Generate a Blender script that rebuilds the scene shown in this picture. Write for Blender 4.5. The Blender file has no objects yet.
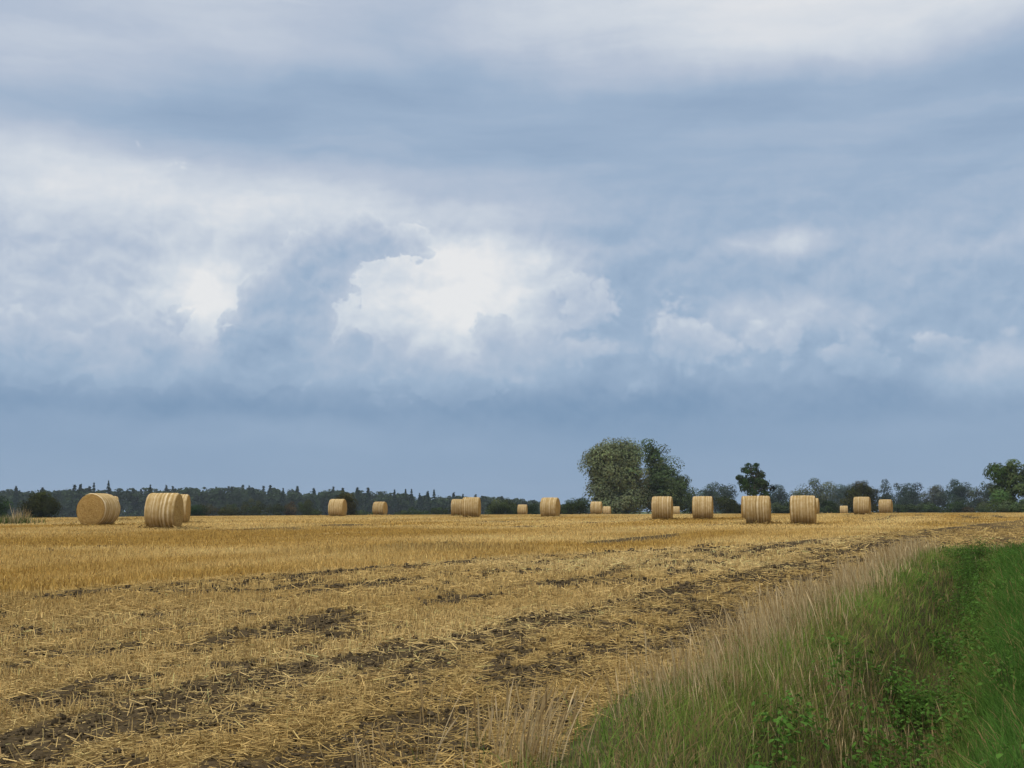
import bpy, math
import numpy as np
from mathutils import Vector

R = math.radians
rng = np.random.default_rng(7)
sc = bpy.context.scene
COL = sc.collection

# ------------------------------------------------------------------ camera
FPX = 1098.0
PITCH = math.atan(127.0 / FPX)
CAMZ = 1.2
cam_d = bpy.data.cameras.new("camera")
cam = bpy.data.objects.new("camera", cam_d)
COL.objects.link(cam)
cam.location = (0, 0, CAMZ)
cam.rotation_euler = (R(90) + PITCH, 0, 0)
cam_d.sensor_width = 36.0
cam_d.lens = FPX / 1024.0 * 36.0
cam_d.clip_start = 0.1
cam_d.clip_end = 20000
sc.camera = cam

# ------------------------------------------------------------------ light, sky, exposure
SUN_EL, SUN_AZ = R(48), R(-125)         # azimuth measured from +Y towards +X: behind the camera, to the left
sun_d = bpy.data.lights.new("sun", 'SUN')
sun_d.energy = 1.5
sun_d.angle = R(14)
sun_d.color = (1.0, 0.94, 0.85)
sun = bpy.data.objects.new("sun", sun_d)
COL.objects.link(sun)
_d = Vector((math.sin(SUN_AZ) * math.cos(SUN_EL), math.cos(SUN_AZ) * math.cos(SUN_EL), math.sin(SUN_EL)))
sun.rotation_euler = _d.to_track_quat('Z', 'Y').to_euler()

sc.view_settings.view_transform = 'Standard'
sc.view_settings.look = 'None'
sc.view_settings.exposure = 0.0
sc.view_settings.gamma = 1.0
sc.cycles.max_bounces = 5
sc.cycles.diffuse_bounces = 2
sc.cycles.glossy_bounces = 1
sc.cycles.transmission_bounces = 3
sc.cycles.volume_bounces = 0
sc.cycles.transparent_max_bounces = 4
sc.cycles.caustics_reflective = False
sc.cycles.caustics_refractive = False


def lin(*c):
    return tuple((v / 255 / 12.92) if v / 255 <= 0.04045 else ((v / 255 + 0.055) / 1.055) ** 2.4 for v in c)


def pix_dir(px, py):
    """view direction of a point of the sky -> azimuth, elevation"""
    x, u, d = (px - 512), (384 - py), FPX
    y = d * math.cos(PITCH) - u * math.sin(PITCH)
    z = d * math.sin(PITCH) + u * math.cos(PITCH)
    return math.atan2(x, y), math.atan2(z, math.hypot(x, y))


class NT:
    def __init__(self, tree):
        self.t = tree
        self.t.nodes.clear()

    def n(self, kind, **kw):
        nd = self.t.nodes.new(kind)
        for k, v in kw.items():
            setattr(nd, k, v)
        return nd

    def put(self, sock, v):
        if isinstance(v, bpy.types.NodeSocket):
            self.t.links.new(v, sock)
        else:
            try:
                sock.default_value = v
            except (TypeError, ValueError):
                sock.default_value = tuple(v) + (1.0,)

    def m(self, op, a, b=None, c=None, clamp=False):
        nd = self.n('ShaderNodeMath', operation=op, use_clamp=clamp)
        for i, v in enumerate((a, b, c)):
            if v is not None:
                self.put(nd.inputs[i], v)
        return nd.outputs[0]

    def vm(self, op, a, b=None, c=None):
        nd = self.n('ShaderNodeVectorMath', operation=op)
        for i, v in enumerate((a, b, c)):
            if v is not None:
                self.put(nd.inputs[i], v)
        return nd.outputs['Value'] if op in ('LENGTH', 'DOT_PRODUCT') else nd.outputs[0]

    def xyz(self, x, y, z):
        nd = self.n('ShaderNodeCombineXYZ')
        for i, v in enumerate((x, y, z)):
            self.put(nd.inputs[i], v)
        return nd.outputs[0]

    def sep(self, v):
        nd = self.n('ShaderNodeSeparateXYZ')
        self.put(nd.inputs[0], v)
        return nd.outputs

    def noise(self, vec, scale, detail=4.0, rough=0.55, dist=0.0, dims='3D', color=False):
        nd = self.n('ShaderNodeTexNoise', noise_dimensions=dims)
        if dims == '1D':
            self.put(nd.inputs['W'], vec)
        else:
            self.put(nd.inputs['Vector'], vec)
        nd.inputs['Scale'].default_value = scale
        nd.inputs['Detail'].default_value = detail
        nd.inputs['Roughness'].default_value = rough
        nd.inputs['Distortion'].default_value = dist
        return nd.outputs[1] if color else nd.outputs[0]

    def remap(self, v, a, b, c=0.0, d=1.0, mode='SMOOTHSTEP'):
        nd = self.n('ShaderNodeMapRange', interpolation_type=mode)
        nd.clamp = True
        for i, q in enumerate((v, a, b, c, d)):
            self.put(nd.inputs[i], q)
        return nd.outputs[0]

    def ramp(self, fac, stops, interp='LINEAR'):
        nd = self.n('ShaderNodeValToRGB')
        cr = nd.color_ramp
        cr.interpolation = interp
        while len(cr.elements) < len(stops):
            cr.elements.new(0.5)
        for e, (p, c) in zip(cr.elements, stops):
            e.position = p
            e.color = tuple(c) + (1,) if hasattr(c, '__len__') else (c, c, c, 1)
        self.put(nd.inputs[0], fac)
        return nd.outputs[0]

    def mix(self, fac, a, b, blend='MIX'):
        nd = self.n('ShaderNodeMix', data_type='RGBA', blend_type=blend)
        self.put(nd.inputs[0], fac)
        self.put(nd.inputs[6], a)
        self.put(nd.inputs[7], b)
        return nd.outputs[2]


def build_world():
    w = bpy.data.worlds.new("World")
    sc.world = w
    w.use_nodes = True
    g = NT(w.node_tree)
    out = g.n('ShaderNodeOutputWorld')
    tc = g.n('ShaderNodeTexCoord').outputs['Generated']
    x, y, z = g.sep(tc)
    az = g.m('ARCTAN2', x, y)
    el = g.m('ARCSINE', z)
    p = g.xyz(az, el, 0.0)
    # ragged edges: warp the cloud coordinates
    w1 = g.vm('SUBTRACT', g.noise(tc, 7.0, 5.0, 0.6, color=True), (0.5, 0.5, 0.5))
    w2 = g.vm('SUBTRACT', g.noise(tc, 34.0, 4.0, 0.6, color=True), (0.5, 0.5, 0.5))
    w3 = g.vm('SUBTRACT', g.noise(tc, 120.0, 3.0, 0.65, color=True), (0.5, 0.5, 0.5))
    ps = g.vm('MULTIPLY_ADD', w1, (0.16, 0.045, 0), p)             # soft stratus
    ps = g.vm('MULTIPLY_ADD', w2, (0.02, 0.008, 0), ps)
    # broad brightness by height
    base = g.ramp(g.m('ADD', g.m('MULTIPLY', el, 1.25), g.m('MULTIPLY', g.m('SUBTRACT', g.sep(w1)[0], 0.0), 0.10)),
                  [(0.0, 0.19), (0.05, 0.20), (0.115, 0.15), (0.15, 0.30), (0.24, 0.49), (0.33, 0.50),
                   (0.40, 0.44), (0.50, 0.48), (0.60, 0.55), (1.0, 0.92)], 'B_SPLINE')
    acc = base
    def shape(vec, px, py, rx, ry, amt, i0, o0):
        a, e = pix_dir(px, py)
        sx, sy = FPX / rx, FPX / ry
        d = g.vm('LENGTH', g.vm('MULTIPLY_ADD', vec, (sx, sy, 0), (-a * sx, -e * sy, 0)))
        return g.remap(d, i0, o0, amt, 0.0)

    # light and dark reaches of the cloud deck (photo bearings; amount; fade from inner to outer)
    for b in [
        (860, 0, 360, 62, .42, .3, 1.4), (150, 10, 300, 50, .12, .2, 1.5), (70, 70, 150, 30, .14, .2, 1.5), (60, 178, 210, 44, .17, .2, 1.5),
        (0, 120, 140, 50, .12, .2, 1.5), (250, 195, 260, 30, .10, .2, 1.4), (430, 192, 180, 30, .12, .2, 1.5),
        (440, 288, 160, 78, .45, .1, 1.25), (500, 262, 110, 24, .12, .1, 1.3), (205, 292, 80, 64, .30, .1, 1.4),
        (788, 246, 52, 18, .28, .1, 1.2), (400, 108, 360, 48, -.09, .2, 1.5), (680, 160, 330, 60, -.10, .2, 1.5),
        (330, 400, 400, 20, -.08, .3, 1.4), (660, 412, 280, 34, -.12, .2, 1.4), (760, 205, 240, 32, -.06, .2, 1.5),
        (930, 285, 160, 30, -.06, .3, 1.4), (800, 318, 110, 26, .22, .2, 1.2), (1010, 372, 70, 34, .30, .2, 1.2),
        (650, 290, 90, 26, -.06, .3, 1.3), (300, 215, 140, 26, .14, .2, 1.3), (90, 265, 260, 90, .12, .2, 1.4), (470, 340, 150, 70, .20, .1, 1.4),
        (60, 325, 230, 60, .14, .2, 1.4), (150, 110, 200, 20, -.06, .2, 1.4), (560, 60, 200, 18, -.07, .2, 1.4), (300, 60, 200, 16, .05, .2, 1.4),
        (150, 404, 230, 12, -.05, .2, 1.4), (330, 432, 240, 18, .05, .2, 1.4), (820, 426, 220, 14, .05, .2, 1.4),
        (820, 130, 180, 14, .06, .2, 1.4), (560, 215, 140, 16, .08, .2, 1.4), (970, 245, 70, 14, .08, .2, 1.4),
    ]:
        acc = g.m('ADD', acc, shape(ps, *b))
    # high streaky layer, laid on a flat ceiling so that it foreshortens
    zc = g.m('MAXIMUM', z, 0.03)
    ceil = g.xyz(g.m('DIVIDE', x, zc), g.m('DIVIDE', y, zc), 0.0)
    st = g.noise(g.vm('MULTIPLY', ceil, (0.55, 1.0, 1.0)), 0.9, 6.0, 0.60, 0.4)
    upper = g.remap(el, 0.16, 0.34)
    acc = g.m('ADD', acc, g.m('MULTIPLY', g.m('SUBTRACT', st, 0.5), g.m('MULTIPLY', upper, 0.62)))

    fs = g.noise(g.vm('MULTIPLY', ps, (2.2, 13.0, 1.0)), 1.6, 5.0, 0.6, 0.5)
    acc = g.m('ADD', acc, g.m('MULTIPLY', g.m('SUBTRACT', fs, 0.5), g.m('MULTIPLY', g.remap(el, 0.2, 0.3), 0.38)))

    # heaped clouds in front: round swellings, lit from above
    def puff(vec):
        tot = None
        for f, a in ((13.0, 1.0), (27.0, 0.55), (57.0, 0.32), (120.0, 0.17)):
            n_ = g.noise(g.vm('ADD', vec, (f * 0.37, f * 0.11, f * 0.23)), f, 0.0, 0.5)
            n_ = g.m('ABSOLUTE', g.m('MULTIPLY_ADD', n_, 2.0, -1.0))
            tot = g.m('MULTIPLY', n_, a) if tot is None else g.m('MULTIPLY_ADD', n_, a, tot)
        return tot

    q = g.vm('MULTIPLY', tc, (1.0, 1.0, 1.25))
    q = g.vm('MULTIPLY_ADD', w1, (0.04, 0.04, 0.04), q)
    q = g.vm('MULTIPLY_ADD', w2, (0.012, 0.012, 0.012), q)
    c1 = puff(q)
    c2 = puff(g.vm('ADD', q, (-0.004, 0.0, 0.011)))
    pf = g.vm('MULTIPLY_ADD', w1, (0.10, 0.08, 0), p)
    pf = g.vm('MULTIPLY_ADD', w2, (0.030, 0.030, 0), pf)
    pf = g.vm('MULTIPLY_ADD', w3, (0.008, 0.008, 0), pf)
    soft = g.noise(q, 8.0, 6.0, 0.55)
    relief = g.m('SUBTRACT', c1, c2)
    mid = g.m('MULTIPLY', g.remap(el, 0.045, 0.14), g.remap(el, 0.34, 0.20))
    acc = g.m('ADD', acc, g.m('MULTIPLY', g.m('SUBTRACT', soft, 0.5), g.m('MULTIPLY', mid, 0.50)))
    acc = g.m('ADD', acc, g.m('MULTIPLY', relief, g.m('MULTIPLY', mid, 0.22)))
    front = None
    for b in [
        (268, 350, 66, 46, 1.15, .1, 1.4), (285, 300, 66, 52, 1.15, .1, 1.4), (325, 262, 66, 42, 1.15, .1, 1.4),
        (375, 244, 66, 30, 1.0, .1, 1.4), (40, 352, 150, 44, .75, .1, 1.4), (160, 335, 70, 34, .8, .1, 1.4),
        (505, 345, 62, 44, .85, .1, 1.4), (575, 325, 90, 60, .74, .1, 1.4), (680, 345, 120, 60, .66, .1, 1.4),
        (440, 382, 100, 26, .75, .1, 1.4), (350, 350, 30, 26, .6, .1, 1.4),
        (860, 356, 110, 34, .66, .1, 1.4), (770, 345, 90, 30, .62, .1, 1.4), (960, 345, 90, 28, .66, .1, 1.4),
        (1020, 400, 80, 34, .8, .1, 1.4), (-120, 330, 160, 60, .9, .1, 1.4), (1180, 330, 160, 60, .9, .1, 1.4),
    ]:
        f = shape(pf, *b)
        front = f if front is None else g.m('MAXIMUM', front, f)
    fld = g.m('ADD', front, g.m('MULTIPLY', g.m('SUBTRACT', c1, 0.45), 0.75))
    fld = g.m('ADD', fld, g.m('MULTIPLY', g.m('SUBTRACT', soft, 0.5), 0.55))
    mask = g.remap(fld, 0.44, g.m('ADD', 0.56, g.remap(az, 0.0, 0.12, 0.0, 0.13)))
    mask = g.m('MULTIPLY', mask, g.remap(el, 0.070, 0.165))
    mask = g.m('MULTIPLY', mask, 0.94)
    fv = g.m('ADD', 0.36, g.m('MULTIPLY', relief, 0.30))
    fv = g.m('ADD', fv, g.m('MULTIPLY', g.m('SUBTRACT', soft, 0.5), 0.45))
    fv = g.m('ADD', fv, g.remap(el, 0.085, 0.205, -0.10, 0.29))
    fv = g.m('ADD', fv, shape(ps, 300, 305, 75, 85, -.20, .3, 1.3))
    fv = g.m('ADD', fv, shape(ps, 385, 258, 50, 26, -.22, .1, 1.3))
    fv = g.m('ADD', fv, g.m('MULTIPLY', g.remap(fld, 0.95, 0.45), g.remap(az, -0.1, 0.05, 0.15, 0.07)))       # thinner, lighter rims
    fv = g.m('ADD', fv, g.m('MULTIPLY', g.remap(az, -0.16, 0.02), 0.05))
    acc = g.m('ADD', g.m('MULTIPLY', acc, g.m('SUBTRACT', 1.0, mask)), g.m('MULTIPLY', fv, mask))
    low = g.noise(g.vm('MULTIPLY', tc, (1.0, 1.0, 4.0)), 4.0, 4.0, 0.5)
    acc = g.m('ADD', acc, g.m('MULTIPLY', g.m('SUBTRACT', low, 0.5), 0.16))
    cloud = g.ramp(acc, [(0.0, lin(124, 152, 184)), (0.18, lin(140, 164, 193)), (0.40, lin(160, 181, 206)),
                         (0.62, lin(186, 198, 216)), (0.82, lin(214, 221, 230)), (1.0, lin(238, 238, 239))])
    # bluer towards the horizon, a touch of lilac higher up
    tint = g.mix(g.remap(el, 0.10, 0.36), (0.985, 1.0, 1.0), (1.0, 1.0, 1.0))
    cloud = g.mix(1.0, cloud, tint, 'MULTIPLY')
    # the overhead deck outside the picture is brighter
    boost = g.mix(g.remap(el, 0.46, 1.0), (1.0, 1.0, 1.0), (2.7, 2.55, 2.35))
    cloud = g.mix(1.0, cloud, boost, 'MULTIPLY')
    sky = g.n('ShaderNodeTexSky', sky_type='NISHITA')
    sky.sun_disc = False
    sky.sun_elevation = SUN_EL
    sky.sun_rotation = SUN_AZ
    b1 = g.n('ShaderNodeBackground')
    g.put(b1.inputs[0], sky.outputs[0])
    b1.inputs[1].default_value = 0.06
    b2 = g.n('ShaderNodeBackground')
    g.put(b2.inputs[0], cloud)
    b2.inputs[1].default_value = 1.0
    mx = g.n('ShaderNodeMixShader')
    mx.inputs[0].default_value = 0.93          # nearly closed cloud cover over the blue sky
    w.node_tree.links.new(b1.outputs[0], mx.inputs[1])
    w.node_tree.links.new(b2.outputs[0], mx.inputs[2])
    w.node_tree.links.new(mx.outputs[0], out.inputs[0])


build_world()


# ------------------------------------------------------------------ helpers
def _hash(ix, iy, seed):
    with np.errstate(over='ignore'):
        h = (ix.astype(np.int64) * 374761393 + iy.astype(np.int64) * 668265263 + seed * 1442695041)
        h = (h ^ (h >> 13)) * 1274126177
        h = h ^ (h >> 16)
    return (h & 0xFFFFFF).astype(np.float64) / 0xFFFFFF


def vnoise(x, y, seed=0):
    ix, iy = np.floor(x), np.floor(y)
    fx, fy = x - ix, y - iy
    fx, fy = fx * fx * (3 - 2 * fx), fy * fy * (3 - 2 * fy)
    ix, iy = ix.astype(np.int64), iy.astype(np.int64)
    a, b = _hash(ix, iy, seed), _hash(ix + 1, iy, seed)
    c, d = _hash(ix, iy + 1, seed), _hash(ix + 1, iy + 1, seed)
    return (a * (1 - fx) + b * fx) * (1 - fy) + (c * (1 - fx) + d * fx) * fy


def fbm(x, y, seed=0, octs=4, gain=0.5):
    s, a, t = 0.0, 1.0, 0.0
    for o in range(octs):
        s = s + a * vnoise(x * 2 ** o + o * 17.3, y * 2 ** o - o * 9.1, seed + o)
        t += a
        a *= gain
    return s / t


def sstep(a, b, x):
    t = np.clip((x - a) / (b - a), 0, 1)
    return t * t * (3 - 2 * t)


def gauss(x, w):
    return np.exp(-(x / w) ** 2)


def mesh_obj(name, verts, faces, mat, parent=None, col=None, attrs=None, smooth=False, matidx=None, link=True):
    """faces: (n,k) int array or a list of such arrays"""
    if not isinstance(faces, (list, tuple)):
        faces = [faces]
    faces = [np.asarray(f, dtype=np.int32) for f in faces if len(f)]
    me = bpy.data.meshes.new(name)
    v = np.asarray(verts, dtype=np.float32)
    me.vertices.add(len(v))
    me.vertices.foreach_set("co", v.ravel())
    nl = sum(f.size for f in faces)
    npoly = sum(len(f) for f in faces)
    me.loops.add(nl)
    me.loops.foreach_set("vertex_index", np.concatenate([f.ravel() for f in faces]))
    me.polygons.add(npoly)
    tot = np.concatenate([np.full(len(f), f.shape[1], np.int32) for f in faces])
    st = np.concatenate([[0], np.cumsum(tot)[:-1]]).astype(np.int32)
    me.polygons.foreach_set("loop_start", st)
    me.polygons.foreach_set("use_smooth", np.full(npoly, smooth))
    if matidx is not None:
        me.polygons.foreach_set("material_index", np.asarray(matidx, np.int32))
    if col is not None:
        a = me.attributes.new("col", 'FLOAT_COLOR', 'POINT')
        c = np.ones((len(v), 4), np.float32)
        c[:, :3] = col
        a.data.foreach_set("color", c.ravel())
    for k, d in (attrs or {}).items():
        a = me.attributes.new(k, 'FLOAT', 'POINT')
        a.data.foreach_set("value", np.asarray(d, np.float32))
    for mm in (mat if isinstance(mat, (list, tuple)) else [mat]):
        me.materials.append(mm)
    me.update()
    o = bpy.data.objects.new(name, me)
    if link:
        COL.objects.link(o)
    if parent is not None:
        o.parent = parent
    return o


def tag(o, label=None, cat=None, group=None, kind=None):
    if label:
        o["label"] = label
    if cat:
        o["category"] = cat
    if group:
        o["group"] = group
    if kind:
        o["kind"] = kind
    return o


def empty(name, loc, rz=0.0):
    o = bpy.data.objects.new(name, None)
    o.empty_display_size = 0.2
    o.location = loc
    o.rotation_euler = (0, 0, rz)
    COL.objects.link(o)
    return o


def new_mat(name):
    m = bpy.data.materials.new(name)
    m.use_nodes = True
    return m, NT(m.node_tree)


def out_surface(g, sh):
    o = g.n('ShaderNodeOutputMaterial')
    g.t.links.new(sh, o.inputs['Surface'])


def blade_mat(name, trans=0.3, rough_noise=0.25, scale=9.0):
    """thin plant matter: own colour per blade, uneven along it, some light passing through"""
    m, g = new_mat(name)
    at = g.n('ShaderNodeAttribute', attribute_name='col').outputs['Color']
    pos = g.n('ShaderNodeNewGeometry').outputs['Position']
    nz = g.noise(pos, scale, 2.0)
    k = g.remap(nz, 0.25, 0.75, 1 - rough_noise, 1 + rough_noise, 'LINEAR')
    c = g.mix(1.0, at, g.xyz(k, k, k), 'MULTIPLY')
    d = g.n('ShaderNodeBsdfDiffuse')
    g.put(d.inputs[0], c)
    t = g.n('ShaderNodeBsdfTranslucent')
    g.put(t.inputs[0], c)
    mx = g.n('ShaderNodeMixShader')
    mx.inputs[0].default_value = trans
    g.t.links.new(d.outputs[0], mx.inputs[1])
    g.t.links.new(t.outputs[0], mx.inputs[2])
    out_surface(g, mx.outputs[0])
    return m


# ------------------------------------------------------------------ the lie of the land
DC_U = [-1.2, -0.47, -0.30, 0.0, 0.20, 0.35, 0.47, 1.2]
DC_D = [66, 70, 78, 95, 104, 113, 118, 125]
DC_Z = [0.56, 0.60, 0.66, 0.75, 0.83, 0.93, 0.96, 1.0]
CR, SR = math.cos(R(24)), math.sin(R(24))


def tcoord(X, Y):
    return X * CR - Y * SR + 2.35          # 0 on the field edge, positive on the verge


def scoord(X, Y):
    return X * SR + Y * CR


def ground_z(X, Y):
    X, Y = np.asarray(X, float), np.asarray(Y, float)
    d = np.hypot(X, Y)
    u = np.where(Y > 0.5, X / np.maximum(Y, 0.5), np.sign(X) * 1.2)
    dc, zc = np.interp(u, DC_U, DC_D), np.interp(u, DC_U, DC_Z)
    front = sstep(-0.1, 1.0, 1.0) * np.clip(Y / 10, 0, 1)
    t = np.clip(d / dc, 0, 1)
    g = t * t * (3 - 2 * t) * (1 + 0.03 * np.sin(math.pi * t))
    z = zc * g * front
    over = np.maximum(d - dc, 0)
    drop = 0.0000065 * np.minimum(over, 60) ** 2 + np.where(over > 30, (over - 30) * 0.0058, 0) * 1.0
    drop = np.minimum(drop, 3.4)
    z = z - drop * front
    tt = tcoord(X, Y)
    yb = verge_top(X)
    w = sstep(1.5, -1.5, Y - yb) * sstep(160, 60, d)
    ditch = -0.80 * sstep(0, -7, Y - yb) * np.exp(-np.abs((tt - 1.62) / 0.42) ** 2.4)
    lip = 0.07 * gauss(tt - 0.5, 0.7) + 0.12 * sstep(1.9, 3.2, tt)
    return z + (ditch + lip) * w


def verge_top(X):
    return 24.6 + 0.30 * np.asarray(X) + 0.8 * np.sin(np.asarray(X) * 0.7)


def verge_mask(X, Y):
    """signed distance-like: > 0 on the verge"""
    j = 0.45 * (fbm(X * 0.9, Y * 0.9, 5, 3) - 0.5)
    return np.minimum(tcoord(X, Y) - 0.22 * sstep(12, 8, Y) + j, (verge_top(X) - Y) * 0.6 + j)


def field_far(X, Y):
    u = X / np.maximum(Y, 0.5)
    return np.interp(u, [-0.5, -0.3, -0.1, 0.1, 0.5], [88, 110, 190, 225, 240])


def cult_border(Y):
    return np.interp(Y, [0, 8, 14.7, 26, 31, 41, 60, 90], [-10.8, -10.6, -9.9, -8.3, -5.6, -2.6, 2.0, 8.0])


def cult_mask(X, Y):
    t = tcoord(X, Y)
    wob = 0.9 * (fbm(scoord(X, Y) * 0.35, t * 0.8, 11, 3) - 0.5)
    return sstep(-0.15, 0.25, t + wob - cult_border(Y))


def soil_mask(X, Y):
    """0 straw covered .. 1 bare earth"""
    t, s = tcoord(X, Y), scoord(X, Y)
    tw = t + 0.55 * (fbm(s * 0.45, t * 0.3, 21, 3) - 0.5)
    f1 = -2.42 + 0.05 * np.maximum(s - 6, 0)
    rag = fbm(s * 1.1, t * 2.2, 31, 4)
    fine = fbm(X * 5, Y * 5, 41, 3)
    a = 1.15 * gauss(tw - f1, 0.33) * sstep(0.22, 0.50, rag + 0.14)
    b = 0.85 * gauss(tw + 4.6 - 0.03 * s, 0.42) * sstep(0.32, 0.6, rag)
    c = 0.90 * gauss(tw + 0.55, 0.42) * sstep(0.25, 0.5, rag)
    e = 0.60 * gauss(tw + 6.6, 0.35) * sstep(0.4, 0.65, rag)
    bd = 0.85 * gauss(t + 0.9 * (fbm(s * 0.35, t * 0.8, 11, 3) - 0.5) - cult_border(Y) - 0.55, 0.45) * sstep(0.38, 0.62, rag)
    thin = 0.75 * sstep(0.54, 0.66, fbm(t * 2.6 + 0.3 * s, s * 0.35, 161, 4)) * sstep(0.38, 0.6, fbm(X * 1.4, Y * 1.4, 171, 3))
    rough = 0.62 * sstep(-2.6, -1.7, tw) * sstep(0.40, 0.66, rag)
    sp = 0.55 * sstep(0.56, 0.72, fbm(s * 0.8, t * 1.7, 61, 4))
    m = np.maximum.reduce([a * 0.9, b * 0.9, c, e, bd, rough, sp, thin])
    m = np.maximum(m, 0) * (0.68 + 0.55 * sstep(0.32, 0.56, fbm(X * 3.1, Y * 3.1, 181, 3)))
    m = np.clip(m + (fine - 0.5) * 0.5, 0, 1) * cult_mask(X, Y)
    stk = 0.62 * sstep(0.52, 0.66, fbm(t * 0.9, s * 0.10, 131, 4)) * sstep(0.35, 0.6, fbm(X * 0.4, Y * 0.4, 141, 3))
    m = np.maximum(m, stk * (1 - cult_mask(X, Y)) * sstep(14, 24, Y))
    # wheel tracks over the crest to the right
    for (x0, y0, x1, y1, w, k) in TRACKS:
        L = math.hypot(x1 - x0, y1 - y0)
        ux, uy = (x1 - x0) / L, (y1 - y0) / L
        al = (X - x0) * ux + (Y - y0) * uy
        ac = (X - x0) * -uy + (Y - y0) * ux
        tr = k * gauss(ac + 1.0 * (fbm(al * 0.06, al * 0 + w, 71, 2) - 0.5), w) * sstep(-4, 6, al) * sstep(L + 4, L - 4, al)
        m = np.maximum(m, tr * sstep(0.3, 0.55, fbm(X * 0.5, Y * 0.35, 81, 3)))
    sp2 = 0.38 * sstep(0.54, 0.68, fbm(X * 0.25, Y * 0.12, 91, 4)) * sstep(0.22, 0.40, X / np.maximum(Y, 1)) * sstep(35, 60, Y)
    m = np.maximum(m, sp2)
    return m * sstep(0.15, -0.1, verge_mask(X, Y))


TRACKS = [(29.5, 70, 44.5, 116, 0.5, 1.0), (31.5, 70, 46.8, 116, 0.5, .8), (22, 66, 40, 114, 0.5, 0.75), (24, 66, 42.2, 114, 0.5, 0.6)]


def px_at(px, Y, z=0.4):
    depth = Y * math.cos(PITCH) + (z - CAMZ) * math.sin(PITCH)
    return (px - 512) / FPX * depth


def z_at(py, Y):
    k = (384 - py) / FPX
    # up = -Y sin + h cos ; depth = Y cos + h sin
    return CAMZ + Y * (k * math.cos(PITCH) + math.sin(PITCH)) / (math.cos(PITCH) - k * math.sin(PITCH))


# ------------------------------------------------------------------ ground sheet
def field_material():
    m, g = new_mat("stubble_ground")
    pos = g.n('ShaderNodeNewGeometry').outputs['Position']
    soil = g.n('ShaderNodeAttribute', attribute_name='soil').outputs['Fac']
    cult = g.n('ShaderNodeAttribute', attribute_name='cult').outputs['Fac']
    rot = g.n('ShaderNodeVectorRotate', rotation_type='Z_AXIS')
    g.put(rot.inputs['Vector'], pos)
    rot.inputs['Angle'].default_value = R(24)
    rp = rot.outputs[0]
    swath = g.noise(g.vm('MULTIPLY', rp, (0.28, 0.03, 0.0)), 1.0, 4.0, 0.6, 0.3)
    patch = g.noise(g.vm('MULTIPLY', pos, (0.10, 0.22, 0.0)), 1.0, 5.0, 0.6)
    fib = g.noise(g.vm('MULTIPLY', rp, (34.0, 11.0, 30.0)), 1.0, 3.0, 0.65)
    fine = g.noise(pos, 8.0, 5.0, 0.65)
    mixv = g.m('ADD', g.m('MULTIPLY', swath, 0.55), g.m('MULTIPLY', patch, 0.45))
    stand = g.ramp(mixv, [(0.30, (0.31, 0.195, 0.058)), (0.46, (0.41, 0.275, 0.092)), (0.56, (0.48, 0.33, 0.125)), (0.70, (0.56, 0.41, 0.18))])
    worked = g.ramp(fine, [(0.30, (0.10, 0.070, 0.030)), (0.50, (0.21, 0.142, 0.052)), (0.70, (0.36, 0.245, 0.090))])
    straw = g.mix(cult, stand, worked)
    k = g.remap(fib, 0.25, 0.75, 0.62, 1.25, 'LINEAR')
    straw = g.mix(1.0, straw, g.xyz(k, k, k), 'MULTIPLY')
    earth = g.ramp(g.noise(pos, 14.0, 5.0, 0.7), [(0.3, (0.046, 0.033, 0.018)), (0.6, (0.092, 0.068, 0.038)), (0.8, (0.16, 0.12, 0.07))])
    sm = g.remap(g.m('ADD', soil, g.m('MULTIPLY', g.m('SUBTRACT', fine, 0.5), 0.7)), 0.22, 0.5)
    c = g.mix(sm, straw, earth)
    b = g.n('ShaderNodeBsdfDiffuse')
    g.put(b.inputs[0], c)
    b.inputs[1].default_value = 0.6
    bp = g.n('ShaderNodeBump')
    bp.inputs['Strength'].default_value = 0.7
    bp.inputs['Distance'].default_value = 0.03
    g.put(bp.inputs['Height'], g.noise(pos, 22.0, 4.0, 0.65))
    g.t.links.new(bp.outputs[0], b.inputs['Normal'])
    out_surface(g, b.outputs[0])
    return m


def soil_grass_material(name, stops, scale=1.3):
    m, g = new_mat(name)
    pos = g.n('ShaderNodeNewGeometry').outputs['Position']
    c = g.ramp(g.noise(pos, scale, 6.0, 0.65), stops)
    b = g.n('ShaderNodeBsdfDiffuse')
    g.put(b.inputs[0], c)
    out_surface(g, b.outputs[0])
    return m


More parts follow.
